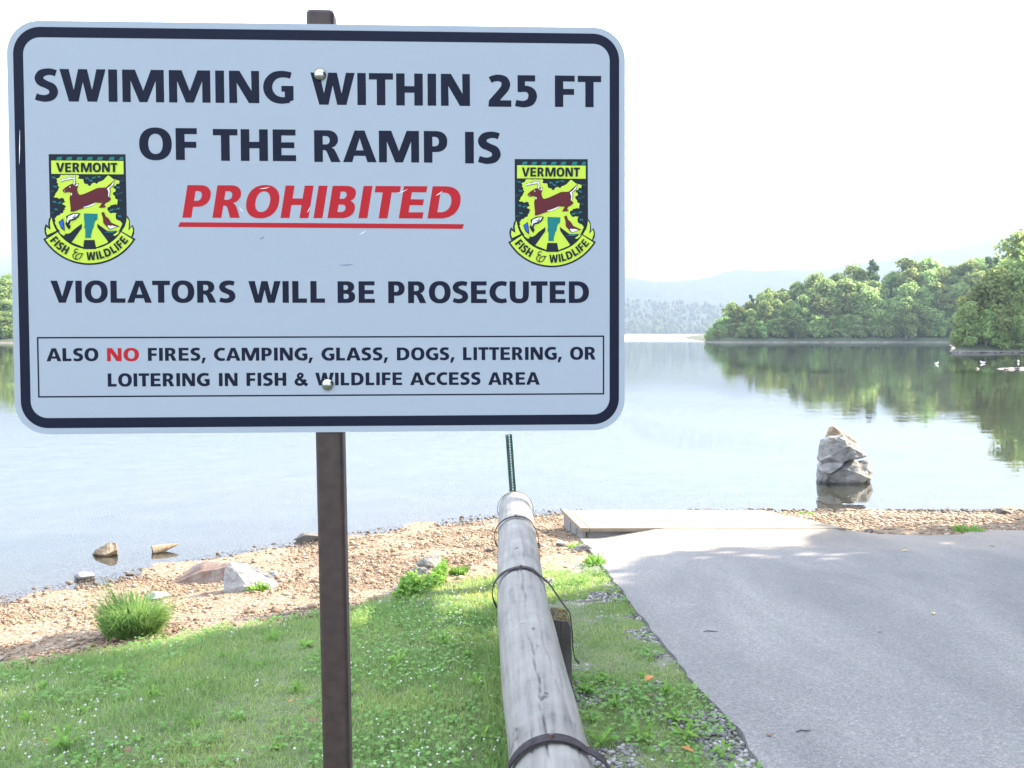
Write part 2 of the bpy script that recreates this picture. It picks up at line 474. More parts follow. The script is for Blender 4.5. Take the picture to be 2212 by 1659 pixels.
# headland / hills
m, n, l, b = nt('rocky wooded land')
t = add_noise(n, l, .5, 8, .7)
r = ramp(n, l, t.outputs['Fac'], [(.35, (.07, .06, .05)), (.6, (.16, .14, .12)), (.75, (.24, .22, .19))])
geo = n.new('ShaderNodeNewGeometry'); sx = n.new('ShaderNodeSeparateXYZ'); l.new(geo.outputs['Position'], sx.inputs['Vector'])
mr = n.new('ShaderNodeMapRange'); mr.inputs['From Min'].default_value = .08; mr.inputs['From Max'].default_value = .42
l.new(sx.outputs['Z'], mr.inputs['Value'])
mx = n.new('ShaderNodeMixRGB'); mx.inputs['Color2'].default_value = (.045, .06, .025, 1)
l.new(mr.outputs['Result'], mx.inputs['Fac']); l.new(r.outputs['Color'], mx.inputs['Color1']); l.new(mx.outputs['Color'], b.inputs['Base Color'])
b.inputs['Roughness'].default_value = .95
M['land'] = m
m, n, l, b = nt('wooded mountainside')
t = add_noise(n, l, .022, 10, .72)
r = ramp(n, l, t.outputs['Fac'], [(.32, (.025, .045, .03)), (.55, (.05, .075, .045)), (.75, (.08, .11, .06))])
l.new(r.outputs['Color'], b.inputs['Base Color']); b.inputs['Roughness'].default_value = 1
bump(n, l, b, t.outputs['Fac'], 1, 14)
M['hill'] = m

# ------------------------------------------------------------------ ground outline
GE = np.array([G(*p)[:2] for p in [(0, 1438), (110, 1424), (250, 1402), (420, 1364), (560, 1348), (690, 1326), (760, 1312), (850, 1290), (960, 1262), (1070, 1236)]])
GE = np.vstack([[-9, GE[0, 1] - 4.5], GE, [0.25, GE[-1, 1] + .12], [0.62, 8.1], [1.2, 8.1]])
def grass_y(x):
    return np.interp(x, GE[:, 0], GE[:, 1]) + .06 * np.sin(np.asarray(x) * 7) + .05 * np.sin(np.asarray(x) * 19 + 1) + .03 * np.sin(np.asarray(x) * 47)

AE = np.array([G(*p)[:2] for p in [(1640, 1659), (1585, 1575), (1497, 1480), (1430, 1395), (1368, 1315), (1308, 1235), (1272, 1190), (1253, 1168)]])
AE = np.vstack([[AE[0, 0] + .25, -12], [AE[0, 0] + .12, 1.0], AE])
def asphalt_x(y):
    return np.interp(y, AE[:, 1], AE[:, 0])
TIP = AE[-1]

# ground sheet: fine near the shore, then coarse to the horizon under the lake
gx = np.concatenate([[-6000, -2500, -900, -300, -110, -60, -35, -22, -15, -11], np.arange(-9, 9, .1), np.arange(9, 14, .5), [15, 17, 20, 25, 32, 40, 52, 70, 100, 160, 300, 900, 2500, 6000]])
gy = np.concatenate([[-300, -120, -60, -30, -18, -11, -7, -5, -3.5, -2.5], np.arange(-2, 14, .1), np.arange(14, 22, .5), [24, 27, 31, 37, 45, 60, 80, 110, 160, 260, 500, 1000, 2500, 7000]])
X, Y = np.meshgrid(gx, gy)
Z = hz(X, Y)
fine = (X > -9) & (X < 9) & (Y > -2) & (Y < 14)
jit = np.array([noise.noise((float(a) * 1.3, float(c) * 1.3, 3.1)) * .02 + noise.noise((float(a) * 6, float(c) * 6, 1.1)) * .008 for a, c in zip(X.ravel(), Y.ravel())]).reshape(X.shape)
Z = Z + np.where(fine, jit, 0)
on_asph = (X > asphalt_x(Y) + .05) & (Y < 9.4)
Z = np.where(on_asph, Z - .10, Z)
V = np.c_[X.ravel(), Y.ravel(), Z.ravel()]
ny, nx = X.shape
q = (np.arange(ny - 1)[:, None] * nx + np.arange(nx - 1)[None]).ravel()
F = np.c_[q, q + 1, q + nx + 1, q + nx]
me = mesh('ground', V, F, M['ground'], smooth=True)
lawn = np.clip((grass_y(X) - Y) / .12 + .3, 0, 1) * (X < asphalt_x(Y) + .3)
lawn = np.where(X > 9, 1.0 * (Z > .35), lawn)
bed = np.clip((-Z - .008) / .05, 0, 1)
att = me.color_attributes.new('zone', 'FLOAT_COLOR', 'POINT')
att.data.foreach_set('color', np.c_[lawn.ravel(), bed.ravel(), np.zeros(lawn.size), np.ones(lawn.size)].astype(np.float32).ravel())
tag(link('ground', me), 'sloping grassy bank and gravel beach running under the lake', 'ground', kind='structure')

# lake
wv = np.array([[-6000, -300, 0], [6000, -300, 0], [6000, 6500, 0], [-6000, 6500, 0]], float)
tag(link('lake_water', mesh('lake_water', wv, np.array([[0, 1, 2, 3]]), M['water'])), 'calm pale lake water reflecting the bright sky', 'water', kind='structure')

# asphalt: a Coons patch between the ragged left edge and the far edge
def resample(P, n):
    P = np.asarray(P, float)
    d = np.r_[0, np.cumsum(np.linalg.norm(np.diff(P, axis=0), axis=1))]
    t = np.linspace(0, d[-1], n)
    return np.c_[np.interp(t, d, P[:, 0]), np.interp(t, d, P[:, 1])]
far_px = [(1300, 1160), (1345, 1151), (1392, 1145), (1600, 1143), (1790, 1143), (1830, 1151), (1880, 1157), (1990, 1161), (2075, 1159), (2105, 1149), (2212, 1150)]
FE = np.array([TIP] + [G(*p)[:2] for p in far_px] + [[9, 10.2], [14, 12], [26, 18]])
nu, nv = 240, 260
Lc = resample(AE, nv); Fc = resample(FE, nu)
wig = np.array([noise.noise((p[0] * 3, p[1] * 3, 5)) * .012 + noise.noise((p[0] * 14, p[1] * 14, 8)) * .018 + noise.noise((p[0] * 40, p[1] * 40, 2)) * .012 for p in Lc])
Lc[:, 0] += wig * np.clip((nv - 1 - np.arange(nv)) / 6, 0, 1)
Rc = np.c_[np.full(nv, FE[-1, 0]), np.linspace(-12, FE[-1, 1], nv)]
Bc = np.c_[np.linspace(Lc[0, 0], FE[-1, 0], nu), np.full(nu, -12.0)]
# denser near the left edge
u = (np.linspace(0, 1, nu) ** 1.0)[None, :, None]; w = np.linspace(0, 1, nv)[:, None, None]
P = (1 - u) * Lc[:, None] + u * Rc[:, None] + (1 - w) * Bc[None] + w * Fc[None] - ((1 - u) * (1 - w) * Lc[0] + u * (1 - w) * Rc[0] + (1 - u) * w * Fc[0] + u * w * Fc[-1])
px_, py_ = P[..., 0], P[..., 1]
pz = hz(px_, py_) + .022
ridge = np.exp(-((py_ - 9.55) / .35) ** 2) * np.clip((px_ - .9) / .6, 0, 1) * np.clip((3.8 - px_) / .5, 0, 1)
pz = np.maximum(pz, 0) + ridge * .106
def asph_z(x, y):
    rr = math.exp(-((y - 9.55) / .35) ** 2) * min(1, max(0, (x - .9) / .6)) * min(1, max(0, (3.8 - x) / .5))
    return float(hz(x, y)) + .022 + rr * .106
V = np.c_[px_.ravel(), py_.ravel(), pz.ravel()]
q = (np.arange(nv - 1)[:, None] * nu + np.arange(nu - 1)[None]).ravel()
F = [np.c_[q, q + 1, q + nu + 1, q + nu]]
rim = np.r_[np.arange(nv) * nu, (nv - 1) * nu + np.arange(1, nu)]
low = V[rim].copy(); low[:, 2] -= .09
low[:nv, 0] -= .015
k0 = len(V); V = np.vstack([V, low]); j = np.arange(len(rim) - 1)
F.append(np.c_[rim[j], rim[j + 1], k0 + j + 1, k0 + j])
tag(link('asphalt_pavement', mesh('asphalt_pavement', V, F, M['asphalt'], smooth=False)), 'grey worn asphalt of the boat ramp approach', 'pavement', kind='structure')

# ------------------------------------------------------------------ far land
def heightfield(name, xs, ys, fn, mat, label, cat):
    X, Y = np.meshgrid(xs, ys); Z = fn(X, Y)
    nyy, nxx = X.shape
    q = (np.arange(nyy - 1)[:, None] * nxx + np.arange(nxx - 1)[None]).ravel()
    o = link(name, mesh(name, np.c_[X.ravel(), Y.ravel(), Z.ravel()], np.c_[q, q + 1, q + nxx + 1, q + nxx], mat, smooth=True))
    return tag(o, label, cat, kind='structure')

def sinfield(X, Y, sc):
    return np.sin(X / sc + 1.3) * np.cos(Y / sc * 1.17 + .4) + .5 * np.sin(X / sc * 2.3 + Y / sc * 1.9) + .25 * np.sin(X / sc * 5.1 - Y / sc * 4.3 + 2)
def head_h(X, Y):
    l1 = np.minimum(X - 51 - .15 * (Y - 243), Y - 243)
    l2 = np.minimum((X - .476 * Y) * .9, Y - 116.3)
    s_ = np.maximum(l1, l2) + .5 * sinfield(X, Y, 3.5)
    return np.where(s_ < 0, np.maximum(s_ * .3, -3), np.minimum(1.2 * (1 - np.exp(-s_ / 1.6)) + .085 * s_, 9))
heightfield('wooded_headland', np.arange(46, 330, 2.0), np.arange(108, 420, 2.0), head_h, M['land'], 'rocky rim and rising ground under the wood on the point', 'headland')
def left_h(X, Y):
    s_ = np.minimum(-110 - X, Y - 228) + .5 * sinfield(X, Y, 3.5)
    return np.where(s_ < 0, np.maximum(s_ * .3, -3), np.minimum(1.2 * (1 - np.exp(-s_ / 1.6)) + .07 * s_, 9))
heightfield('wooded_shore', np.arange(-330, -104, 2.5), np.arange(222, 420, 2.5), left_h, M['land'], 'far wooded bank seen beyond the left edge of the sign', 'bank')
def bar_h(X, Y):
    e = ((X - 44) / 10.5) ** 2 + ((Y - 62.5) / 2.3) ** 2
    return .16 * (1 - e) + .10 * sinfield(X, Y, .7) * (e < 1.3)
heightfield('gravel_bar', np.arange(31, 57, .3), np.arange(58.5, 67, .3), lambda X, Y: np.maximum(bar_h(X, Y), -.5), M['rock_bar'], 'low stony bar in the water off the right shore', 'gravel bar')
def mount_h(X, Y):
    # a near spur falling to the right and a higher ridge behind it rising to the right
    r1 = 205 * np.exp(-((X + 250) / 900) ** 2) * np.exp(-((Y - 2650) / 430) ** 2)
    r2 = (150 + .12 * np.clip(X - 500, -300, 1500)) * np.exp(-((Y - 3500) / 480) ** 2)
    r0 = 26 * np.clip((Y - 1790) / 250, 0, 1)
    nz = 1 + .07 * sinfield(X, Y, 190) + .03 * sinfield(X + 50, Y, 57)
    return np.maximum(np.maximum(r1, r2) * nz, 0) + r0 - 4 * (Y < 1800)
heightfield('mountain', np.arange(-4200, 4300, 50.), np.arange(1760, 4400, 40.), mount_h, M['hill'], 'hazy blue wooded mountain across the lake', 'mountain')

# far wood on the opposite shore: reads as one mass
ico = bmesh.new(); bmesh.ops.create_icosphere(ico, subdivisions=1, radius=1.0)
icoV = np.array([v.co[:] for v in ico.verts]); icoF = np.array([[v.index for v in f.verts] for f in ico.faces]); ico.free()
def scatter(Vp, Fp, pos, scl, rz=None, jitter=0.0, tilt=None):
    nP, nv_ = len(pos), len(Vp)
    A = np.repeat(Vp[None], nP, 0) * scl[:, None, :]
    if jitter: A *= 1 + jitter * rng.standard_normal((nP, nv_, 1))
    if tilt is not None:
        c_, s_ = np.cos(tilt)[:, None], np.sin(tilt)[:, None]
        yy = A[..., 1] * c_ - A[..., 2] * s_; zz = A[..., 1] * s_ + A[..., 2] * c_
        A[..., 1] = yy; A[..., 2] = zz
    if rz is not None:
        c_, s_ = np.cos(rz)[:, None], np.sin(rz)[:, None]
        xx = A[..., 0] * c_ - A[..., 1] * s_; yy = A[..., 0] * s_ + A[..., 1] * c_
        A[..., 0] = xx; A[..., 1] = yy
    A += pos[:, None, :]
    Fa = Fp[None] + (np.arange(nP) * nv_)[:, None, None]
    return A.reshape(-1, 3), Fa.reshape(-1, Fp.shape[1])
nf = 5200
fx = rng.uniform(-1300, 1500, nf); fy = 1790 + rng.random(nf) ** 1.5 * 430
fz = mount_h(fx, fy)
hh = rng.uniform(4, 8, nf)
A_, F_ = scatter(icoV, icoF, np.c_[fx, fy, fz + hh * .8], np.c_[hh * .62, hh * .62, hh], jitter=.16)
tag(link('far_wood', mesh('far_wood', A_, F_, M['foliage'], smooth=False)), 'pale hazy wood along the far shore below the mountain', 'wood', kind='stuff')

# ------------------------------------------------------------------ trees
def leaf_quads(lobes, n, size, up=.25, seed=0):
    g = np.random.default_rng(seed)
    L = np.array(lobes, float)                     # cx cy cz rx ry rz
    wgt = (L[:, 3] * L[:, 5]); wgt /= wgt.sum()
    k = g.choice(len(L), n, p=wgt)
    d = g.standard_normal((n, 3)); d[:, 2] += up; d /= np.linalg.norm(d, axis=1)[:, None]
    rad = g.uniform(.62, 1.05, n)[:, None]
    p = L[k, :3] + d * L[k, 3:] * rad
    nrm = d * .8 + g.standard_normal((n, 3)) * .55; nrm /= np.linalg.norm(nrm, axis=1)[:, None]
    a = np.cross(nrm, g.standard_normal((n, 3))); a /= np.linalg.norm(a, axis=1)[:, None]
    c = np.cross(nrm, a)
    s_ = size * g.uniform(.55, 1.25, n)[:, None]
    Vv = np.stack([p + a * s_, p + c * s_ * .62, p - a * s_, p - c * s_ * .62], 1).reshape(-1, 3)
    Fv = np.arange(4 * n).reshape(n, 4)
    return Vv, Fv

def tube(path, radii, seg=8):
    path = np.asarray(path, float); Vv = []
    for i, p in enumerate(path):
        t = path[min(i + 1, len(path) - 1)] - path[max(i - 1, 0)]; t = t / np.linalg.norm(t)
        a = np.cross(t, [.3, .9, .1]); a /= np.linalg.norm(a); c = np.cross(t, a)
        for k in range(seg):
            an = 2 * math.pi * k / seg
            Vv.append(p + radii[i] * (math.cos(an) * a + math.sin(an) * c))
    Fv = []
    for i in range(len(path) - 1):
        for k in range(seg):
            Fv.append((i * seg + k, i * seg + (k + 1) % seg, (i + 1) * seg + (k + 1) % seg, (i + 1) * seg + k))
    return Vv, Fv

def join_tubes(tubes):
    Vv, Fv = [], []
    for a, f in tubes:
        o = len(Vv); Vv += list(a); Fv += [tuple(i + o for i in q) for q in f]
    return np.array(Vv), Fv

def broad_proto(seed, h=10., wide=.30, n=3400, size=.31, mat='foliage', low=.1):
    g = random.Random(seed)
    lobes = [(0, 0, h * .55, h * wide * .6, h * wide * .6, h * .28), (0, 0, h * .36, h * wide * .62, h * wide * .62, h * .2)]
    for i in range(20):
        t = (i + g.random()) / 20
        z = h * (low + .10 + (.86 - low) * t)
        env = math.sin(math.pi * min(1, .16 + .84 * t) ** .8) ** .6 if t < .97 else .2
        an = g.random() * 6.283 + i * 2.4
        rr = h * wide * env * g.uniform(.45, .85)
        s_ = h * g.uniform(.08, .135)
        lobes.append((rr * math.cos(an), rr * math.sin(an), z, s_ * 1.15, s_ * 1.15, s_ * .95))
    lobes.append((g.uniform(-.03, .03) * h, g.uniform(-.03, .03) * h, h * .9, h * .1, h * .1, h * .09))
    Vv, Fv = leaf_quads(lobes, n, size, .35, seed)
    crown = mesh('crown', Vv, Fv, M[mat])
    tb_ = [tube([(0, 0, -1.2), (.02 * h, 0, h * .3), (0, .015 * h, h * .85)], [h * .022, h * .017, h * .004])]
    for i in range(5):
        an = i * 1.4 + g.random(); z = h * (.28 + .1 * i)
        tb_.append(tube([(0, 0, z), (math.cos(an) * h * .12, math.sin(an) * h * .12, z + h * .09), (math.cos(an) * h * .2, math.sin(an) * h * .2, z + h * .17)], [h * .009, h * .006, h * .002], 5))
    tv_, tf_ = join_tubes(tb_)
    return mesh('trunk', tv_, tf_, M['bark'], smooth=True), crown

def pine_proto(seed, h=10., n=2000, size=.36):
    g = random.Random(seed); lobes = []
    for i in range(11):
        t = i / 10.; z = h * (.2 + .77 * t)
        for k in range(4):
            an = g.random() * 6.283
            rr = h * .2 * (1 - t) ** .8 * g.uniform(.5, 1.1) + .02 * h
            lobes.append((rr * math.cos(an), rr * math.sin(an), z + g.uniform(-.02, .02) * h, h * .075 * (1.25 - t), h * .075 * (1.25 - t), h * .035))
    Vv, Fv = leaf_quads(lobes, n, size, .1, seed)
    crown = mesh('crown', Vv, Fv, M['pine'])
    tv_, tf_ = join_tubes([tube([(0, 0, -1.2), (0, 0, h * .5), (.01 * h, 0, h * .97)], [h * .02, h * .012, h * .002])])
    return mesh('trunk', tv_, tf_, M['bark'], smooth=True), crown

protos = [broad_proto(11, low=-.02), broad_proto(12, wide=.36, low=-.02), broad_proto(13, wide=.27, low=.0), broad_proto(14, wide=.33, low=-.06), broad_proto(15, wide=.40, low=-.06)]
bushy = [broad_proto(41, wide=.34, n=4200, size=.27, low=-.07), broad_proto(42, wide=.40, n=4200, size=.27, low=-.07), broad_proto(43, wide=.30, n=4200, size=.27, low=-.07)]
pines = [pine_proto(21), pine_proto(22)]

def tree(name, pr, loc, h, label, group, rz, sx_=1.0):
    t = empty(name, loc, rz)
    s_ = h / 10.
    t.scale = (s_ * sx_, s_ * sx_, s_)
    tag(t, label, 'tree', group)
    link('trunk', pr[0], t); link('crown', pr[1], t)
    return t

ORD = ['first', 'second', 'third', 'fourth', 'fifth', 'sixth', 'seventh', 'eighth', 'ninth', 'tenth', 'eleventh', 'twelfth', 'thirteenth', 'fourteenth', 'fifteenth', 'sixteenth', 'seventeenth', 'eighteenth', 'nineteenth', 'twentieth', 'twenty-first', 'twenty-second', 'twenty-third', 'twenty-fourth', 'twenty-fifth', 'twenty-sixth', 'twenty-seventh', 'twenty-eighth', 'twenty-ninth', 'thirtieth']
# height the wood's skyline reaches, by place along the point (view x : view y)
sk_x = [1520, 1540, 1557, 1575, 1629, 1674, 1710, 1741, 1822, 1876, 1926, 1953, 1989, 2051, 2110, 2164, 2212, 2400]
sk_y = [702, 694, 676, 648, 628, 612, 614, 598, 592, 566, 590, 550, 550, 566, 546, 541, 535, 530]
def wood_row(dy, frac, step, first_px, last_px, rowname, jit_, grp, kinds, base_d=246.):
    px = first_px; i = 0
    while px < last_px:
        d = base_d + dy + random.uniform(-1.5, 1.5)
        p = at_y(px, 720, d)
        z = float(head_h(np.array(p[0]), np.array(d))); z = max(z, .3)
        top = at_y(px, np.interp(px, sk_x, sk_y), d)[2]
        h = (top - z) * frac * random.uniform(.90, 1.10)
        k = kinds[i % len(kinds)]
        pr = pines[i % 2] if k == 'p' else protos[random.randrange(5)]
        lab = '%s %s in the %s row of the wooded point, counting from its left tip' % (ORD[min(i, 29)], 'dark pine' if k == 'p' else 'leafy tree', rowname)
        tree('pine_tree' if k == 'p' else 'leafy_tree', pr, (p[0], d, z - .15), max(h, 2.5), lab, grp, random.uniform(0, 6.28), random.uniform(.95, 1.2) * (1 if h > 6 else 1.35))
        px += step * random.uniform(.8, 1.2); i += 1
wood_row(0.8, .36, 19, 1530, 2075, 'waterside', 0, 'bushy trees along the foot of the wooded point', 'bbbb')
wood_row(4.0, .66, 27, 1536, 2090, 'front', 0, 'trees in the front of the wooded point', 'bbb')
wood_row(9.0, .86, 33, 1552, 2240, 'middle', 0, 'trees in the middle of the wooded point', 'bbbbbp')
wood_row(16., .98, 36, 1578, 2330, 'back', 0, 'trees on the skyline of the wooded point', 'bpbbbbb')
# nearer clump on the right shore
near = [(2074, 119.5, 3.0), (2079, 122, 3.6), (2090, 118, 5.2), (2112, 120, 7.4), (2146, 119, 9.0), (2178, 122, 10.2), (2208, 119.5, 9.0), (2214, 130, 14.5), (2245, 121, 12.5), (2190, 117.8, 5.5), (2130, 117.6, 4.5), (2275, 119, 10), (2310, 125, 14), (2160, 117.6, 4.0), (2345, 120, 11)]
near.sort()
for i, (px, d, h) in enumerate(near):
    p = at_y(px, 720, d); z = max(float(head_h(np.array(p[0]), np.array(float(d)))), .2)
    tree('leafy_tree', bushy[i % 3], (p[0], d, z - .15), h, '%s leafy tree of the nearer clump on the right shore, from its left' % ORD[i], 'nearer clump of trees on the right shore', i * 1.7, 1.15)
lf = [(-2, 231, 7), (9, 236, 9.5), (22, 232, 6.5), (34, 236, 9), (14, 246, 14.5), (-6, 247, 14), (31, 250, 15), (48, 234, 8), (62, 240, 11), (-22, 233, 9), (-38, 238, 12)]
for i, (px, d, h) in enumerate(sorted(lf)):
    p = at_y(px, 720, d); z = max(float(left_h(np.array(p[0]), np.array(float(d)))), .2)
    tree('leafy_tree', protos[(i * 2) % 5], (p[0], d, z - .15), h, '%s leafy tree on the far left bank, from the left' % ORD[i], 'trees on the far left bank', i * 2.1, 1.2)
# tall trees standing right of the pavement: they shade the lawn, the sign and the asphalt
bigs = [broad_proto(31, 10, .36, 6500, .30, 'shade_leaf', .02), broad_proto(32, 10, .38, 6500, .30, 'shade_leaf', .02)]
for i, (x, y, h) in enumerate([(16.3, 9.65, 17.5), (21.5, 10.8, 19), (14.6, 4.6, 16), (19.5, 6.2, 18), (12.6, 11.4, 8.3), (13.6, .2, 15.5), (18.6, 1.2, 17), (13.2, -4.4, 16), (25, 8.6, 20), (12.5, -9, 16), (23.5, 3.5, 19)]):
    tree('shade_tree', bigs[i % 2], (x, y, float(hz(x, y)) - .1), h, '%s shade tree beside the pavement, counting away from the water' % ORD[i], 'tall trees shading the pavement', i * 1.3, .92)

# ------------------------------------------------------------------ rocks
def hull_rock(name, pts, mat, seed, cuts=3, amp=.03, loc=(0, 0, 0), smooth=False):
    bm = bmesh.new()
    for p in pts: bm.verts.new(p)
    bmesh.ops.convex_hull(bm, input=bm.verts)
    for v in [v for v in bm.verts if not v.link_faces]: bm.verts.remove(v)
    bmesh.ops.triangulate(bm, faces=bm.faces)
    for _ in range(cuts):
        bmesh.ops.subdivide_edges(bm, edges=bm.edges, cuts=1, use_grid_fill=True)
        bmesh.ops.triangulate(bm, faces=bm.faces)
    bm.normal_update()
    size = max((v.co.length for v in bm.verts))
    mv = []
    for v in bm.verts:
        q = v.co / size + Vector((seed, seed * .7, 0))
        dsp = noise.fractal(q * 3.0, 1.0, 2.0, 4) * amp + noise.fractal(q * 9.0, 1.0, 2.0, 3) * amp * .4
        mv.append(v.co + v.normal * dsp)
    for v, c in zip(bm.verts, mv): v.co = c
    bmesh.ops.recalc_face_normals(bm, faces=bm.faces)
    return link(name, bm_mesh(name, bm, mat, smooth), None, loc)

def rand_rock(name, loc, size, mat, seed, npts=16, amp=.06, cuts=3, rz=0):
    g = random.Random(seed); pts = []
    for i in range(npts):
        d = Vector((g.gauss(0, 1), g.gauss(0, 1), g.gauss(0, 1))).normalized()
        pts.append((d.x * size[0] / 2 * g.uniform(.8, 1), d.y * size[1] / 2 * g.uniform(.8, 1), d.z * size[2] / 2 * g.uniform(.8, 1)))
    o = hull_rock(name, pts, mat, seed, cuts, amp * min(size))
    o.location = loc; o.rotation_euler = (0, 0, rz)
    return o

# stacked boulders standing in the lake
bx, by = at_z(1822, 1040, 0.0)[:2]
up = [(-.375, -.04, .70), (-.34, -.10, .68), (-.12, -.10, .745), (-.04, -.04, .76), (.17, -.02, .62), (.33, -.03, .47), (.315, -.08, .425), (.10, -.16, .40), (-.09, -.16, .33), (-.41, -.02, .33), (-.38, .20, .34), (.22, .28, .42), (-.05, .30, .66), (-.34, .16, .66), (-.30, -.17, .42), (.02, -.15, .60), (.24, -.10, .47)]
tag(hull_rock('boulder', up, M['rock_stack'], 3, 3, .04, (bx, by, 0)), 'large blocky grey boulder in the upper part of the stacked stones in the lake', 'boulder', 'stones stacked in the lake')
pk = [(-.30, .04, .64), (-.255, .06, .80), (-.215, .10, .87), (-.15, .10, .885), (-.10, .06, .84), (.10, .08, .72), (.24, .10, .62), (.20, .22, .55), (-.10, .26, .78), (-.26, .22, .66), (-.05, .0, .70)]
tag(hull_rock('stone', pk, M['rock_tan'], 6, 3, .025, (bx, by, 0)), 'tan wedge stone forming the peak of the stacked stones in the lake', 'stone', 'stones stacked in the lake')
lowp = [(-.41, -.02, .20), (-.28, .0, .30), (.05, .0, .37), (.40, .05, .33), (.51, .06, .18), (.44, .0, .04), (.30, .1, -.3), (-.30, .1, -.3), (-.36, .3, -.3), (.40, .40, -.3), (.42, .38, .2), (-.3, .38, .25), (.0, -.16, .22), (.3, -.15, .10), (-.3, -.14, .12), (.05, .0, -.3)]
tag(hull_rock('boulder', lowp, M['rock_stack'], 9, 3, .035, (bx, by, 0)), 'broad grey boulder at the bottom of the stacked stones in the lake', 'boulder', 'stones stacked in the lake')
sl = [(-.49, -.16, .255), (-.33, -.14, .325), (-.05, -.15, .345), (-.30, -.24, .165), (-.44, -.22, .20), (-.10, -.22, .29), (-.30, -.04, .29), (-.08, -.02, .31), (-.42, -.1, .21)]
tag(hull_rock('stone_slab', sl, M['rock_stack'], 5, 2, .012, (bx, by, 0)), 'small flat slab wedged at the left of the stacked stones', 'stone', 'stones stacked in the lake')

# stones in the shallows on the left
x, y = at_z(228, 1198, 0)[:2]
tag(hull_rock('stone', [(-.17, -.02, .02), (-.10, -.04, .10), (-.03, -.02, .13), (.06, .02, .19), (.13, .03, .175), (.16, .0, .08), (.10, .08, -.14), (-.10, .08, -.14), (.1, .16, -.1), (-.1, .14, -.1), (.02, -.08, .03), (.11, .1, .14)], M['rock_tan'], 15, 3, .012, (x, y, -.006)), 'tan angular stone in the shallows, larger of the two beside the driftwood', 'stone', 'stones in the shallows').scale = (.82, .82, .74)
x, y = at_z(182, 1250, 0)[:2]
tag(hull_rock('stone', [(-.10, -.01, .02), (-.07, -.02, .055), (.0, .01, .075), (.07, .02, .065), (.105, .0, .03), (.05, .05, -.1), (-.05, .05, -.1), (.07, .1, -.1), (-.07, .1, -.1), (.0, -.05, .03)], M['rock_white'], 17, 3, .006, (x, y, 0)), 'small round pale stone alone in the shallows nearest the left shore', 'stone', 'stones in the shallows')
x, y = at_z(347, 1192, 0)[:2]
wood_bm = bmesh.new()
Vv, Fv = tube([(-.075, -.03, .02), (-.02, 0, .032), (.06, .04, .045), (.13, .08, .058), (.165, .10, .066)], [.052, .047, .036, .017, .004], 14)
Vv = list(Vv); Fv = list(Fv) + [tuple(range(13, -1, -1))]
o = link('driftwood', mesh('driftwood', np.array(Vv), Fv, M['rock_tan'], smooth=False), None, (x, y, 0))
tag(o, 'short tapering piece of driftwood with a dark end in the shallows', 'driftwood')
dv = [(-.0785 + 0, -.0315, .0195)]
o2 = link('end_grain', mesh('end_grain', np.array([Vector(v) + Vector((-.003, -.0018, 0)) for v in Vv[:14]]), [tuple(range(13, -1, -1))], M['rock_dark']), o)

# ledge and boulder at the edge of the beach
c0 = G(430, 1250)
def wpt(px, py, z):
    p = at_z(px, py, z); return Vector((p[0] - c0[0], p[1] - c0[1], z))
led = [wpt(505, 1222, .33), wpt(440, 1232, .27), wpt(342, 1276, .06), wpt(400, 1240, .13), wpt(438, 1216, .27), wpt(470, 1211, .32), wpt(510, 1214, .33), wpt(545, 1230, .26), wpt(450, 1286, .08), wpt(500, 1262, .14), wpt(520, 1225, .0), wpt(360, 1270, -.1), wpt(540, 1240, -.1), wpt(470, 1290, -.05), wpt(420, 1222, -.1), wpt(490, 1235, .20)]
tag(hull_rock('rock_ledge', [tuple(v) for v in led], M['rock_red'], 23, 4, .022, (c0[0], c0[1], 0)), 'broad sloping rust streaked ledge at the left waterline', 'rock')
c1 = G(525, 1275)
g1 = float(hz(*c1[:2]))
bl = [(-.16, -.06, -.08), (-.14, -.05, .15), (-.11, .0, .24), (.0, .05, .23), (.12, .06, .18), (.24, .04, .10), (.30, .02, .02), (.22, -.06, -.05), (.0, -.12, -.08), (-.12, -.11, .02), (.05, -.09, .07), (.1, .18, -.05), (-.12, .16, -.05), (.25, .12, .0)]
tag(hull_rock('boulder', bl, M['rock_white'], 29, 3, .014, (c1[0], c1[1], g1)), 'pale grey boulder leaning against the rust streaked ledge', 'boulder')
def ground_rock(px, py, size, mat, seed, label, name='stone', sink=.25, group=None, cat='stone', rz=0):
    p = G(px, py); z = float(hz(p[0], p[1]))
    o = rand_rock(name, (p[0], p[1], z + size[2] * (.5 - sink)), size, mat, seed, 16, .07, 2, rz)
    return tag(o, label, cat, group)
ground_rock(668, 1168, (.42, .24, .14), M['rock_dark'], 31, 'low dark stone at the waterline just left of the sign post', rz=.5)
ground_rock(592, 1248, (.13, .10, .09), M['rock_white'], 33, 'small pale stone at the right end of the pale boulder')
ground_rock(343, 1296, (.22, .16, .10), M['rock_white'], 35, 'white flat stone just behind the tall grass tuft')
ground_rock(936, 1226, (.34, .22, .16), M['rock'], 37, 'grey weathered stone on the beach above the leafy weeds', rz=.4)
ground_rock(906, 1246, (.17, .14, .13), M['rock'], 39, 'small bluish stone left of the weathered grey stone')
ground_rock(1212, 1180, (.15, .11, .09), M['rock_white'], 41, 'small white stone in the shadow of the wooden platform')
ground_rock(1262, 1190, (.20, .22, .10), M['rock'], 43, 'rough grey stone by the tip of the asphalt edge')
ground_rock(2168, 1112, (.26, .2, .17), M['rock_dark'], 45, 'dark round stone at the far right waterline')
ground_rock(1060, 1190, (.10, .08, .05), M['rock_dark'], 47, 'little dark stone on the beach left of the log')
ground_rock(268, 1297, (.10, .08, .06), M['rock_tan'], 49, 'small tan stone at the waterline behind the tall grass tuft')
ground_rock(1920, 1146, (.16, .10, .07), M['rock_tan'], 51, 'flat tan stone beside the asphalt on the right beach')
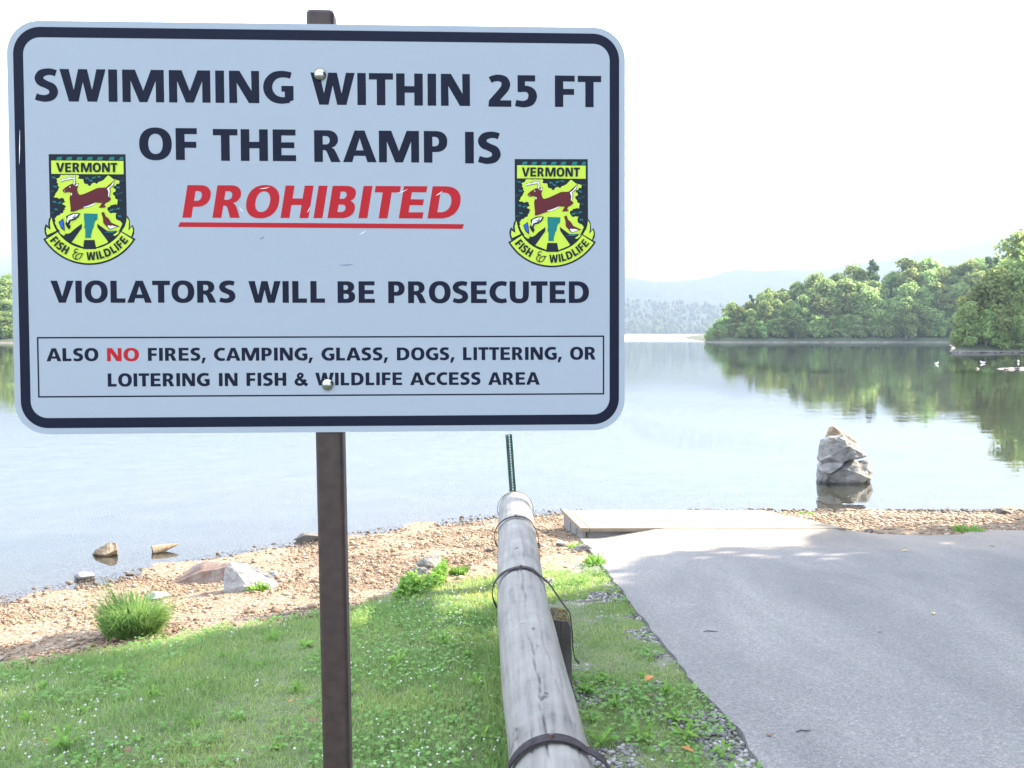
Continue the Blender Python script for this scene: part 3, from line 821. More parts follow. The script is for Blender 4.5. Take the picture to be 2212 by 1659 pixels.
ground_rock(1878, 1150, (.13, .09, .06), M['rock_dark'], 53, 'small dark stone beside the asphalt on the right beach')
ground_rock(865, 1280, (.13, .10, .08), M['rock_white'], 55, 'small pale stone at the beach edge left of the leafy weeds')
ground_rock(1000, 1236, (.16, .12, .10), M['rock_tan'], 57, 'tan stone on the beach right of the weathered grey stone')
# stones on the gravel bar and at the foot of the right-hand clump
rk = [rand_rock('stone', (0, 0, -50), (1, .8, .55), M['rock_bar'], 60 + i, 14, .07, 2) for i in range(3)]
meshes3 = [o.data for o in rk]
for o in rk: bpy.data.objects.remove(o)
for i in range(22):
    x = 31.5 + i * .5 + random.uniform(-.2, .2); y = 61.3 + random.uniform(-.6, 1.6)
    o = link('stone', meshes3[i % 3], None, (x, y, max(float(bar_h(np.array(x), np.array(y))), 0) + .02))
    s_ = random.uniform(.25, .75); o.scale = (s_, s_ * random.uniform(.7, 1.1), s_ * random.uniform(.5, .8)); o.rotation_euler = (0, 0, random.uniform(0, 6))
    tag(o, '%s stone from the left on the low stony bar off the shore' % ORD[i], 'stone', 'stones on the stony bar')
for i in range(16):
    px = 2058 + i * 11 + random.uniform(-3, 3); d = 113.5 + random.uniform(-.8, .8)
    p = at_y(px, 720, d)
    o = link('stone', meshes3[i % 3], None, (p[0], d, .08))
    s_ = random.uniform(.5, 1.5); o.scale = (s_ * 1.3, s_, s_ * .5); o.rotation_euler = (0, 0, random.uniform(0, 6))
    tag(o, '%s pale stone from the left at the foot of the right clump' % ORD[i], 'stone', 'stones below the right clump of trees')

# gulls on the water
def gull(px, py, label, rz):
    p = at_z(px, py, 0)
    o = empty('gull', (p[0], p[1], 0), rz); tag(o, label, 'gull', 'white gulls on the water'); o.scale = (.75,) * 3
    Vv, Fv = tube([(-.26, 0, .12), (-.16, 0, .09), (-.05, 0, .08), (.08, 0, .09), (.16, 0, .13), (.19, 0, .19), (.22, 0, .235), (.26, 0, .235), (.275, 0, .23)], [.012, .055, .085, .085, .06, .036, .042, .03, .012], 10)
    body = link('body', mesh('body', np.array(Vv), list(Fv) + [tuple(range(9, -1, -1)), tuple(range(80, 90))], M['gull'], smooth=True), o)
    bm = bmesh.new(); bmesh.ops.create_cone(bm, segments=6, radius1=.012, radius2=.002, depth=.05, cap_ends=True)
    bb = link('beak', bm_mesh('beak', bm, M['beak']), o, (.295, 0, .228)); bb.rotation_euler = (0, R(95), 0)
    for s_ in (-1, 1):
        wv_ = np.array([(.06, .075 * s_, .13), (-.05, .09 * s_, .155), (-.2, .06 * s_, .15), (-.31, .02 * s_, .14), (-.18, .05 * s_, .12), (-.04, .092 * s_, .10)])
        wv2 = np.vstack([wv_, wv_ + [0, -.012 * s_, 0]])
        ff = [(0, 1, 2, 3, 4, 5), (11, 10, 9, 8, 7, 6)] + [(k, (k + 1) % 6, 6 + (k + 1) % 6, 6 + k) for k in range(6)]
        link('wing', mesh('wing', wv2, ff, M['gull']), o)
gull(2023, 787, 'white gull farthest left on the water off the right shore', .4)
gull(2123, 785, 'white gull in the middle of the three off the right shore', 2.6)
gull(2200, 783, 'white gull nearest the stony bar at the right edge', 1.2)

# ------------------------------------------------------------------ wooden platform at the water
pf = empty('wooden_platform', (0.7, 9.6, .3))
tag(pf, 'pale wooden dock platform of wide boards at the end of the asphalt', 'platform')
PO = Vector((0.7, 9.6, .3))
TOPZ = .405
FL, NL = at_z(1212, 1100, TOPZ), at_z(1254, 1141, TOPZ)
FR, NR = at_z(1645, 1100, TOPZ), at_z(1830, 1141, TOPZ)
def bil(u, w):
    a = NL[:2] * (1 - u) + NR[:2] * u; c = FL[:2] * (1 - u) + FR[:2] * u
    return a * (1 - w) + c * w
def slab(name, quad, ztop, th, mat, parent, slope=None):
    top = [(p[0] - PO.x, p[1] - PO.y, ztop - PO.z) for p in quad]
    Vv = top + [(a, b_, c_ - th) for a, b_, c_ in top]
    bm = bmesh.new(); vs = [bm.verts.new(v_) for v_ in Vv]
    bm.faces.new(vs[:4]); bm.faces.new(vs[7:3:-1])
    for k in range(4): bm.faces.new((vs[k], vs[4 + k], vs[4 + (k + 1) % 4], vs[(k + 1) % 4]))
    bmesh.ops.recalc_face_normals(bm, faces=bm.faces)
    bmesh.ops.bevel(bm, geom=bm.edges[:], offset=.004, segments=1, affect='EDGES')
    return link(name, bm_mesh(name, bm, mat), parent)
e0 = .035
for k in range(3):
    w0, w1 = k / 3 + .011, (k + 1) / 3 - .011
    slab('deck_board', [bil(e0, w0), bil(1, w0), bil(1, w1), bil(e0, w1)], TOPZ - .002 * k, .04, M['deck'], pf)
slab('edge_board', [bil(0, 0), bil(e0 - .003, 0), bil(e0 - .003, 1), bil(0, 1)], TOPZ + .004, .045, M['deck'], pf)
# side skirt, legs and bearer
def plank(name, a, c, z0, z1, th, mat):
    a, c = np.array(a), np.array(c); d = c - a; nrm = np.array([-d[1], d[0]]) / np.linalg.norm(d) * th
    Vv = []
    for z in (z0, z1):
        for p in (a, c, c + nrm, a + nrm): Vv.append((p[0] - PO.x, p[1] - PO.y, z - PO.z))
    Fv = [(3, 2, 1, 0), (4, 5, 6, 7)] + [(k, (k + 1) % 4, 4 + (k + 1) % 4, 4 + k) for k in range(4)]
    return link(name, mesh(name, Vv, Fv, mat), pf)
i0, i1 = bil(.012, .02), bil(.012, .98)
def lerp(a, c, t): return a * (1 - t) + c * t
plank('side_skirt', lerp(i0, i1, 0.0), lerp(i0, i1, .30), .10, TOPZ - .044, -.03, M['deck_grey'])
plank('side_skirt', lerp(i0, i1, .33), lerp(i0, i1, .62), .16, TOPZ - .044, -.03, M['deck_grey'])
plank('side_skirt', lerp(i0, i1, .65), lerp(i0, i1, .97), .20, TOPZ - .044, -.03, M['deck_grey'])
for t_ in (.315, .635, .985):
    q_ = lerp(i0, i1, t_); plank('leg', q_ + [0, -.012], q_ + [0.0, .022], -.15, TOPZ - .044, -.05, M['dark_timber'])
plank('front_bearer', bil(.03, .05), bil(.97, .05), TOPZ - .13, TOPZ - .044, .05, M['deck_grey'])
plank('rear_bearer', bil(.03, .9), bil(.97, .9), TOPZ - .13, TOPZ - .044, .05, M['deck_grey'])
for u_ in (.35, .65, .95):
    q_ = bil(u_, .9); plank('leg', q_, q_ + [.08, 0], -.3, TOPZ - .13, .08, M['deck_grey'])

# ------------------------------------------------------------------ log guard rail
lr = empty('log_guardrail', (0.05, 4.6, float(hz(.05, 4.6))))
tag(lr, 'long weathered grey log rail strapped to low dark timber posts', 'guardrail')
LO = Vector(lr.location)
ax_y = np.array([.9, 2.2, 3.14, 3.74, 4.4, 5.25, 6.1, 6.83, 7.22])
ax_x = np.array([.20, .148, .111, .082, .058, .044, .034, .028, .026])
def axis_x(y): return np.interp(y, ax_y, ax_x)
AXZ = 1.04
def log_r(y): return .131 - .0012 * (y - 3)
nr, ns = 330, 150
ys_ = np.linspace(.9, 7.22, nr)
Vv = np.zeros((nr, ns, 3)); an = np.linspace(0, 2 * math.pi, ns, endpoint=False)
cr = []     # checks: angle (from +x, 90 = top), y from, y to, depth
for a0, y0, y1, dp, ph in [(97, 2.6, 3.85, .012, .0), (92, 3.9, 5.0, .009, 1.), (68, 3.0, 4.1, .007, 2.), (80, 4.9, 6.0, .006, 3.), (112, 3.3, 4.6, .005, 4.), (55, 2.6, 3.5, .005, 5.), (88, 6.0, 7.1, .006, 1.5), (120, 2.4, 3.2, .006, .7), (75, 1.0, 2.6, .008, 2.2), (104, 4.6, 5.4, .005, .2)]:
    cr.append((a0, y0, y1, dp, ph))
for i, yy in enumerate(ys_):
    rr = log_r(yy)
    cx_ = float(axis_x(yy))
    for k, a in enumerate(an):
        dx, dz = math.cos(a), math.sin(a)
        n1_ = noise.noise((dx * 1.2, dz * 1.2, yy * 1.1)) * .006 + noise.noise((dx * 5, dz * 5, yy * 3)) * .0022
        dd = rr + n1_
        if dz > -.2:
            for a0, y0, y1, dp, ph in cr:
                if y0 < yy < y1:
                    ac = R(a0) + .05 * math.sin(yy * 5 + ph) + .03 * math.sin(yy * 17 + ph)
                    w_ = abs(a - ac) / .022
                    if w_ < 1: dd -= 1.7 * dp * (1 - w_) * math.sin(math.pi * (yy - y0) / (y1 - y0)) ** .5
        Vv[i, k] = (cx_ + dx * dd - LO.x, yy - LO.y, AXZ + dz * dd - LO.z)
q = (np.arange(nr - 1)[:, None] * ns + np.arange(ns)[None]); q2 = (np.arange(nr - 1)[:, None] * ns + (np.arange(ns)[None] + 1) % ns)
Fv = np.c_[q.ravel(), (q + ns).ravel(), (q2 + ns).ravel(), q2.ravel()]
log = link('log', mesh('log', Vv.reshape(-1, 3), Fv, M['log'], smooth=True), lr)
for nm, i, off in (('log_end', nr - 1, .004), ('log_end', 0, -.004)):
    ring = Vv[i]; c_ = ring.mean(0)
    ev = np.vstack([ring * .97 + c_ * .03 + [0, off, 0], [c_ + [0, off * 1.5, 0]]])
    ev = np.vstack([ring, ev])
    ef = [(k, (k + 1) % ns, ns + (k + 1) % ns, ns + k) for k in range(ns)] + [(ns + k, ns + (k + 1) % ns, 2 * ns) for k in range(ns)]
    link(nm, mesh(nm, ev, ef, M['log_end'], smooth=False), log)

def ribbon(name, path, y, width, th, mat, parent, ywarp=None):
    """flat steel band following a path in the x,z plane"""
    P = np.asarray(path, float); n_ = len(P)
    T = np.gradient(P, axis=0); T /= np.linalg.norm(T, axis=1)[:, None]
    N_ = np.c_[-T[:, 1], T[:, 0]] * th
    yo = np.zeros(n_) if ywarp is None else np.asarray(ywarp)
    Vv = []
    for i in range(n_):
        for sgn, nn in ((-.5, 0), (.5, 0), (.5, 1), (-.5, 1)):
            p = P[i] + N_[i] * nn
            Vv.append((p[0] - LO.x, y + yo[i] + sgn * width - LO.y, p[1] - LO.z))
    Fv = []
    for i in range(n_ - 1):
        for k in range(4): Fv.append((i * 4 + k, i * 4 + (k + 1) % 4, i * 4 + 4 + (k + 1) % 4, i * 4 + 4 + k))
    Fv += [(0, 3, 2, 1), tuple((n_ - 1) * 4 + k for k in range(4))]
    bm = bmesh.new(); vs = [bm.verts.new(v_) for v_ in Vv]
    for f in Fv: bm.faces.new([vs[i] for i in f])
    bmesh.ops.recalc_face_normals(bm, faces=bm.faces)
    return link(name, bm_mesh(name, bm, mat), parent)

def strap_path(y, loose_l, exit_deg, pts):
    """starts under the log at the left, over the top, leaves at exit_deg and runs through pts"""
    cx_, rr = float(axis_x(y)), float(log_r(y)) + .009
    P = []
    for d in np.arange(235, exit_deg - 1, -5):
        lo = loose_l * max(0, math.sin(R((d - 110) / 125 * 180))) if d > 110 else 0
        P.append((cx_ + (rr + lo) * math.cos(R(d)), AXZ + (rr + lo) * math.sin(R(d))))
    P = P + pts
    # smooth by dense resampling
    P = np.array(P); d_ = np.r_[0, np.cumsum(np.linalg.norm(np.diff(P, axis=0), axis=1))]
    t_ = np.linspace(0, d_[-1], 90)
    return np.c_[np.interp(t_, d_, P[:, 0]), np.interp(t_, d_, P[:, 1])]

def nail(y, deg, parent):
    cx_, rr = float(axis_x(y)), float(log_r(y)) + .016
    bm = bmesh.new(); bmesh.ops.create_cone(bm, segments=10, radius1=.009, radius2=.007, depth=.012, cap_ends=True)
    o = link('nail', bm_mesh('nail', bm, M['rust']), parent, (cx_ + rr * math.cos(R(deg)) - LO.x, y - LO.y, AXZ + rr * math.sin(R(deg)) - LO.z))
    o.rotation_euler = (0, R(90 - deg), 0)

def timber_post(yc, x_out, top, half, lean=.02):
    """notched: the log lies on the low inner part, the outer part rises beside it"""
    zb = float(hz(x_out, yc)) - .25
    cx_ = float(axis_x(yc)); rr = float(log_r(yc))
    xin = cx_ + rr - .012
    outl = [(cx_ - .09, zb), (x_out + lean, zb), (x_out, top - .02), (x_out - .012, top), (xin + .03, top + .012), (xin + .006, top - .015), (xin - .004, AXZ - .03), (cx_ + .09, AXZ - rr + .022), (cx_ - .09, AXZ - rr + .012)]
    bm = bmesh.new()
    rows = 6; ringv = []
    for j in range(rows):
        t_ = j / (rows - 1); yy = yc - half + 2 * half * t_
        ringv.append([bm.verts.new((p[0] - LO.x + .004 * math.sin(yy * 90 + k), yy - LO.y, p[1] - LO.z + .006 * math.sin(yy * 60 + 2 * k))) for k, p in enumerate(outl)])
    for j in range(rows - 1):
        for k in range(len(outl)):
            bm.faces.new((ringv[j][k], ringv[j][(k + 1) % len(outl)], ringv[j + 1][(k + 1) % len(outl)], ringv[j + 1][k]))
    bm.faces.new(ringv[0]); bm.faces.new(ringv[-1][::-1])
    bmesh.ops.recalc_face_normals(bm, faces=bm.faces)
    bmesh.ops.triangulate(bm, faces=[f for f in bm.faces if len(f.verts) > 4])
    post = link('post', bm_mesh('post', bm, M['dark_timber']), lr)
    # moss on the top
    g = np.random.default_rng(int(yc * 10)); nb = 500
    bx_ = g.uniform(xin + .004, max(x_out - .012, xin + .01), nb); by_ = g.uniform(yc - half + .01, yc + half - .01, nb)
    hgt = g.uniform(.006, .02, nb); a_ = g.uniform(0, 6.28, nb)
    base = np.c_[bx_ - LO.x, by_ - LO.y, np.full(nb, top - LO.z - .006) + .012 * np.clip((x_out - bx_) / (x_out - xin), 0, 1)]
    dxy = np.c_[np.cos(a_), np.sin(a_), np.zeros(nb)]
    mv_ = np.stack([base - dxy * .004, base + dxy * .004, base + np.c_[dxy[:, 1] * hgt, -dxy[:, 0] * hgt, hgt]], 1).reshape(-1, 3)
    mo = link('moss', mesh('moss', mv_, np.arange(3 * nb).reshape(nb, 3), M['moss']), post)
    mo['kind'] = 'stuff'
    return post
p1 = timber_post(4.52, .285, 1.005, .10, .012)
p2 = timber_post(6.05, .172, 1.0, .09)
p3 = timber_post(7.05, .150, .98, .07)
p0 = timber_post(2.5, .34, 1.0, .1)
y = 4.80
P = strap_path(y, .014, 62, [(.20, 1.085), (.262, 1.028), (.284, 1.008), (.291, .985), (.300, .90), (.303, .82), (.312, .775), (.335, .755)])
yw = np.interp(np.arange(90), [0, 52, 62, 90], [0, 0, -.20, -.24])
st = ribbon('strap', P, y, .040, .004, M['steel_band'], lr, yw); nail(y, 92, st)
y = 6.16
P = strap_path(y, .012, 40, [(.168, 1.06), (.180, 1.0), (.183, .92), (.184, .82)])
st = ribbon('strap', P, y, .036, .004, M['steel_band'], lr, np.interp(np.arange(90), [0, 60, 72, 90], [0, 0, -.09, -.10])); nail(y, 94, st)
y = 2.745
P = strap_path(y, .003, 45, [(.27, 1.135), (.335, 1.06), (.349, 1.01), (.352, .9)])
st = ribbon('strap', P, y, .050, .004, M['steel_band'], lr, np.interp(np.arange(90), [0, 55, 70, 90], [0, 0, -.18, -.2])); nail(y, 93, st)
y = 7.13
P = strap_path(y, .002, -55, [])
st = ribbon('strap', P, y, .016, .004, M['rust'], lr)

# ------------------------------------------------------------------ green perforated channel post
gp = at_y(1108, 1060, 9.35)
gt = at_y(1099, 938, 9.35)
gb = np.array([gp[0] + (gp[0] - gt[0]) / (gt[2] - gp[2]) * (gp[2] - .2), 9.35, float(hz(.05, 9.35)) - .1])
cp = empty('channel_post', tuple(gb))
tag(cp, 'thin green perforated steel channel post leaning beyond the end of the log', 'post')
H_ = float(gt[2] - gb[2])
lean = math.atan2(gb[0] - gt[0], H_)
bm = bmesh.new()
prof = [(-.034, -.012), (-.026, -.012), (-.012, .018)]        # left flange and side
def vert(x, y_, z): return bm.verts.new((x, y_, z))
nrows = 44; dz = H_ / nrows
for side in (-1, 1):
    pr_ = [(side * a, c_) for a, c_ in prof]
    cols = [[vert(a, c_, 0) for a, c_ in pr_], [vert(a, c_, H_) for a, c_ in pr_]]
    for k in range(2): bm.faces.new((cols[0][k], cols[0][k + 1], cols[1][k + 1], cols[1][k]))
for rI in range(nrows):                                        # web with a real hole in every step
    z0, z1 = rI * dz, (rI + 1) * dz; zc = (z0 + z1) / 2
    outer = [(-.012, z0), (0, z0), (.012, z0), (.012, zc), (.012, z1), (0, z1), (-.012, z1), (-.012, zc)]
    inner = [(.0085 * math.cos(R(225 + 45 * k)), zc + .0085 * math.sin(R(225 + 45 * k))) for k in range(8)]
    ov = [vert(a, .018, z) for a, z in outer]; iv = [vert(a, .018, z) for a, z in inner]
    for k in range(8): bm.faces.new((ov[k], ov[(k + 1) % 8], iv[(k + 1) % 8], iv[k]))
bmesh.ops.remove_doubles(bm, verts=bm.verts, dist=.0003)
bmesh.ops.recalc_face_normals(bm, faces=bm.faces)
ch = link('channel', bm_mesh('channel', bm, M['green_steel']), cp)
sm = ch.modifiers.new('thickness', 'SOLIDIFY'); sm.thickness = .003
ch.rotation_euler = (0, -lean, R(-6))
bm = bmesh.new(); bmesh.ops.create_cone(bm, segments=10, radius1=.006, radius2=.006, depth=.05, cap_ends=True)
o = link('bolt', bm_mesh('bolt', bm, M['zinc']), cp, (-math.sin(lean) * (H_ - .06), 0, H_ - .06)); o.rotation_euler = (R(90), 0, 0)

# ------------------------------------------------------------------ sign
SX = Vector((.99893147, .04614675, .00252855)); SY = Vector((-.00341178, .01907093, .99981231))
SX.normalize(); SY = (SY - SX * SX.dot(SY)).normalized(); SN = SX.cross(SY)
ST = Vector((-.28463146, 1.40727527, 2.55510037))
sgn = empty('warning_sign', (0, 0, 0))
sgn.matrix_world = Matrix(((SX.x, SY.x, SN.x, ST.x), (SX.y, SY.y, SN.y, ST.y), (SX.z, SY.z, SN.z, ST.z), (0, 0, 0, 1)))
tag(sgn, 'large white swimming prohibited sign with black border on a brown steel post', 'sign')

def rrect(w, h, r_, n=12):
    P = []
    for cx_, cy_, a0 in ((w / 2 - r_, h / 2 - r_, 0), (-w / 2 + r_, h / 2 - r_, 90), (-w / 2 + r_, -h / 2 + r_, 180), (w / 2 - r_, -h / 2 + r_, 270)):
        for k in range(n + 1):
            a = R(a0 + 90 * k / n); P.append((cx_ + r_ * math.cos(a), cy_ + r_ * math.sin(a)))
    return P
SW, SH = .9144, .6096
bm = bmesh.new()
o_ = rrect(SW, SH, .048)
f_ = [bm.verts.new((x, y, 0)) for x, y in o_]; b_ = [bm.verts.new((x, y, -.0025)) for x, y in o_]
bm.faces.new(f_); bm.faces.new(b_[::-1])
for k in range(len(o_)): bm.faces.new((f_[k], b_[k], b_[(k + 1) % len(o_)], f_[(k + 1) % len(o_)]))
bmesh.ops.recalc_face_normals(bm, faces=bm.faces)
panel = link('panel', bm_mesh('panel', bm, M['sign_white']), sgn)
panel.data.materials.append(M['sign_edge'])
for p in panel.data.polygons:
    if p.normal.z < .5: p.material_index = 1

class Print:
    """flat ink: polygons and strokes laid on the panel, each a hair above the one before"""
    def __init__(s, z0=.0001): s.V, s.F, s.I, s.z = [], [], [], z0
    def poly(s, outer, holes=(), mi=0, dz=.000012):
        loops = [[Vector((x, y, 0)) for x, y in L] for L in [outer] + list(holes)]
        flat = [v for L in loops for v in L]
        tris = tessellate_polygon(loops)
        o = len(s.V); s.V += [(v.x, v.y, s.z) for v in flat]
        for t in tris:
            a, c, d = (flat[i] for i in t)
            t = tuple(i + o for i in t)
            if (c - a).cross(d - a).z < 0: t = t[::-1]
            s.F.append(t); s.I.append(mi)
        s.z += dz
    def stroke(s, pts, wid, mi=0, n=10, closed=False, tf=None):
        P = np.array(pts, float); m_ = len(P)
        W_ = np.array(wid if hasattr(wid, '__len__') else [wid] * m_, float)
        Q, ww = [], []
        for i in range(m_ - 1):
            p0, p1, p2, p3 = P[max(i - 1, 0)], P[i], P[i + 1], P[min(i + 2, m_ - 1)]
            for k in range(n):
                t = k / n
                Q.append(.5 * ((2 * p1) + (-p0 + p2) * t + (2 * p0 - 5 * p1 + 4 * p2 - p3) * t * t + (-p0 + 3 * p1 - 3 * p2 + p3) * t ** 3)); ww.append(W_[i] * (1 - t) + W_[i + 1] * t)
        Q.append(P[-1]); ww.append(W_[-1]); Q = np.array(Q); ww = np.array(ww)
        T = np.gradient(Q, axis=0); T /= np.linalg.norm(T, axis=1)[:, None] + 1e-12
        N_ = np.c_[-T[:, 1], T[:, 0]]
        A, B = Q + N_ * ww[:, None], Q - N_ * ww[:, None]
        if tf: A = np.array([tf(*p) for p in A]); B = np.array([tf(*p) for p in B])
        o = len(s.V); nq = len(Q)
        for i in range(nq):
            z = s.z + .000012 * i / nq
            s.V += [(A[i][0], A[i][1], z), (B[i][0], B[i][1], z)]
        for i in range(nq - 1):
            f = (o + 2 * i, o + 2 * i + 1, o + 2 * i + 3, o + 2 * i + 2)
            a, c, d = (Vector(s.V[j]) for j in f[:3])
            if (c - a).cross(d - a).z < 0: f = f[::-1]
            s.F.append(f); s.I.append(mi)
        s.z += .00002
    def done(s, name, mats, parent):
        return link(name, mesh(name, np.array(s.V), s.F, mats, s.I), parent)

def sell(cx_, cy_, rx, ry, a0, a1, n=18, e=2.25):
    P = []
    for k in range(n + 1):
        a = R(a0 + (a1 - a0) * k / n); c_, s_ = math.cos(a), math.sin(a)
        P.append((cx_ + rx * math.copysign(abs(c_) ** (2 / e), c_), cy_ + ry * math.copysign(abs(s_) ** (2 / e), s_)))
    return P
GL = {}
GL['I'] = (.27, [('p', [(0, 0), (.27, 0), (.27, 1), (0, 1)])])
GL['L'] = (.63, [('p', [(0, 0), (.63, 0), (.63, .2), (.27, .2), (.27, 1), (0, 1)])])
GL['E'] = (.72, [('p', [(0, 0), (.72, 0), (.72, .19), (.27, .19), (.27, .41), (.67, .41), (.67, .595), (.27, .595), (.27, .81), (.71, .81), (.71, 1), (0, 1)])])
GL['F'] = (.64, [('p', [(0, 0), (.27, 0), (.27, .385), (.62, .385), (.62, .575), (.27, .575), (.27, .81), (.64, .81), (.64, 1), (0, 1)])])
GL['T'] = (.76, [('p', [(.245, 0), (.515, 0), (.515, .8), (.76, .8), (.76, 1), (0, 1), (0, .8), (.245, .8)])])
GL['H'] = (.84, [('p', [(0, 0), (.27, 0), (.27, .40), (.57, .40), (.57, 0), (.84, 0), (.84, 1), (.57, 1), (.57, .605), (.27, .605), (.27, 1), (0, 1)])])
GL['N'] = (.92, [('p', [(0, 0), (.245, 0), (.235, .62), (.60, 0), (.92, 0), (.92, 1), (.675, 1), (.685, .38), (.32, 1), (0, 1)])])
GL['M'] = (1.26, [('p', [(0, 0), (.25, 0), (.25, .66), (.51, 0), (.75, 0), (1.01, .66), (1.01, 0), (1.26, 0), (1.26, 1), (.87, 1), (.63, .36), (.39, 1), (0, 1)])])
GL['W'] = (1.39, [('p', [(0, 1), (.27, 0), (.56, 0), (.695, .60), (.83, 0), (1.12, 0), (1.39, 1), (1.11, 1), (.97, .36), (.83, 1), (.56, 1), (.42, .36), (.28, 1)])])
GL['V'] = (.98, [('p', [(0, 1), (.345, 0), (.635, 0), (.98, 1), (.69, 1), (.49, .29), (.29, 1)])])
GL['A'] = (1.05, [('p', [(0, 0), (.29, 0), (.35, .2), (.70, .2), (.765, 0), (1.05, 0), (.68, 1), (.37, 1)], [[(.41, .375), (.525, .755), (.64, .375)]])])
GL['O'] = (.98, [('p', sell(.49, .5, .49, .515, 0, 350, 35), [sell(.49, .5, .215, .315, 0, 350, 35)])])
GL['D'] = (.92, [('p', [(0, 0)] + sell(.38, .5, .54, .5, -90, 90) + [(0, 1)], [[(.27, .195)] + sell(.36, .5, .28, .305, -90, 90) + [(.27, .805)]])])
GL['P'] = (.74, [('p', [(0, 0), (.27, 0), (.27, .335)] + sell(.38, .6675, .36, .3325, -90, 90) + [(0, 1)], [[(.27, .52)] + sell(.34, .6675, .135, .1475, -90, 90) + [(.27, .815)]])])
GL['R'] = (.82, [('p', [(0, 0), (.27, 0), (.27, .375), (.315, .375), (.37, .35), (.405, .29), (.525, 0), (.82, 0), (.68, .31), (.62, .41), (.55, .455), (.64, .49), (.70, .56)] + sell(.40, .70, .345, .30, -10, 90, 12) + [(0, 1)], [[(.27, .555)] + sell(.36, .685, .125, .13, -90, 90) + [(.27, .815)]])])
GL['B'] = (.78, [('p', [(0, 0)] + sell(.42, .285, .36, .285, -90, 62, 12) + [(.60, .53)] + sell(.40, .745, .34, .255, -38, 90, 12) + [(0, 1)], [[(.27, .19)] + sell(.37, .305, .125, .115, -90, 90, 10) + [(.27, .42)], [(.27, .60)] + sell(.36, .71, .105, .11, -90, 90, 10) + [(.27, .82)]])])
GL['S'] = (.72, [('s', [(.655, .865), (.52, .905), (.38, .905), (.215, .85), (.145, .72), (.20, .60), (.36, .515), (.52, .43), (.575, .29), (.51, .155), (.345, .093), (.19, .10), (.035, .145)], [.10, .10, .105, .12, .135, .13, .115, .13, .135, .12, .105, .10, .10])])
GL['C'] = (.80, [('s', [(.775, .868), (.65, .90), (.51, .905), (.33, .845), (.185, .69), (.14, .5), (.185, .31), (.33, .155), (.51, .095), (.65, .10), (.775, .132)], [.10, .10, .105, .12, .135, .14, .135, .12, .105, .10, .10])])
GL['G'] = (.93, [('s', [(.855, .865), (.70, .90), (.53, .905), (.335, .845), (.19, .69), (.14, .5), (.19, .31), (.335, .155), (.53, .095), (.70, .10), (.80, .12)], [.10, .10, .105, .12, .135, .14, .135, .12, .105, .10, .10]), ('p', [(.66, .03), (.80, .06), (.93, .10), (.93, .545), (.56, .545), (.56, .365), (.66, .365)])])
GL['U'] = (.87, [('s', [(.135, 1), (.135, .8), (.135, .42), (.165, .22), (.28, .115), (.435, .095), (.59, .115), (.705, .22), (.735, .42), (.735, .8), (.735, 1)], [.135, .135, .135, .13, .11, .105, .11, .13, .135, .135, .135])])
GL['2'] = (.70, [('s', [(.055, .84), (.17, .89), (.32, .905), (.48, .85), (.535, .71), (.485, .56), (.33, .37), (.13, .13)], [.10, .10, .105, .12, .135, .13, .125, .13]), ('p', [(.0, 0), (.70, 0), (.70, .205), (.02, .205)])])
GL['5'] = (.69, [('p', [(.09, .47), (.32, .50), (.32, .805), (.63, .805), (.63, 1), (.09, 1)]), ('s', [(.12, .55), (.28, .572), (.42, .555), (.525, .46), (.55, .32), (.48, .165), (.32, .095), (.17, .098), (.03, .125)], [.09, .095, .105, .125, .135, .125, .105, .10, .10])])
GL['&'] = (.95, [('s', [(.90, .02), (.70, .20), (.42, .50), (.285, .67), (.27, .80), (.37, .915), (.50, .91), (.575, .81), (.52, .68), (.36, .56), (.18, .43), (.12, .28), (.19, .14), (.36, .08), (.54, .12), (.68, .27), (.76, .48)], [.13, .115, .10, .095, .09, .085, .085, .09, .095, .10, .11, .115, .11, .10, .10, .11, .12])])
GL[','] = (.26, [('p', [(.06, .23), (.30, .23), (.13, -.20), (-.04, -.20)])])
BEAR = {c: .075 for c in 'IEFHNMBDPRLU'}
BEAR.update({'A': .0, 'V': .0, 'W': .0, 'T': .02, 'O': .04, 'C': .04, 'G': .045, 'S': .04, '2': .05, '5': .05, '&': .05, ',': .05})

def word(pr, txt, tf, mi=0):
    """tf maps (x in 0..1 of the word, y in cap heights) to the panel"""
    x = 0; place = []
    for i, c in enumerate(txt):
        if i: x += BEAR[c]
        place.append((c, x)); x += GL[c][0] + BEAR[c]
    x -= BEAR[txt[-1]]
    for c, x0 in place:
        for part in GL[c][1]:
            fn = lambda a, d, x0=x0: tf((x0 + a) / x, d)
            if part[0] == 'p':
                pr.poly([fn(*p) for p in part[1]], [[fn(*p) for p in L] for L in (part[2] if len(part) > 2 else [])], mi)
            else:
                pr.stroke(part[1], part[2], mi, 8, tf=fn)

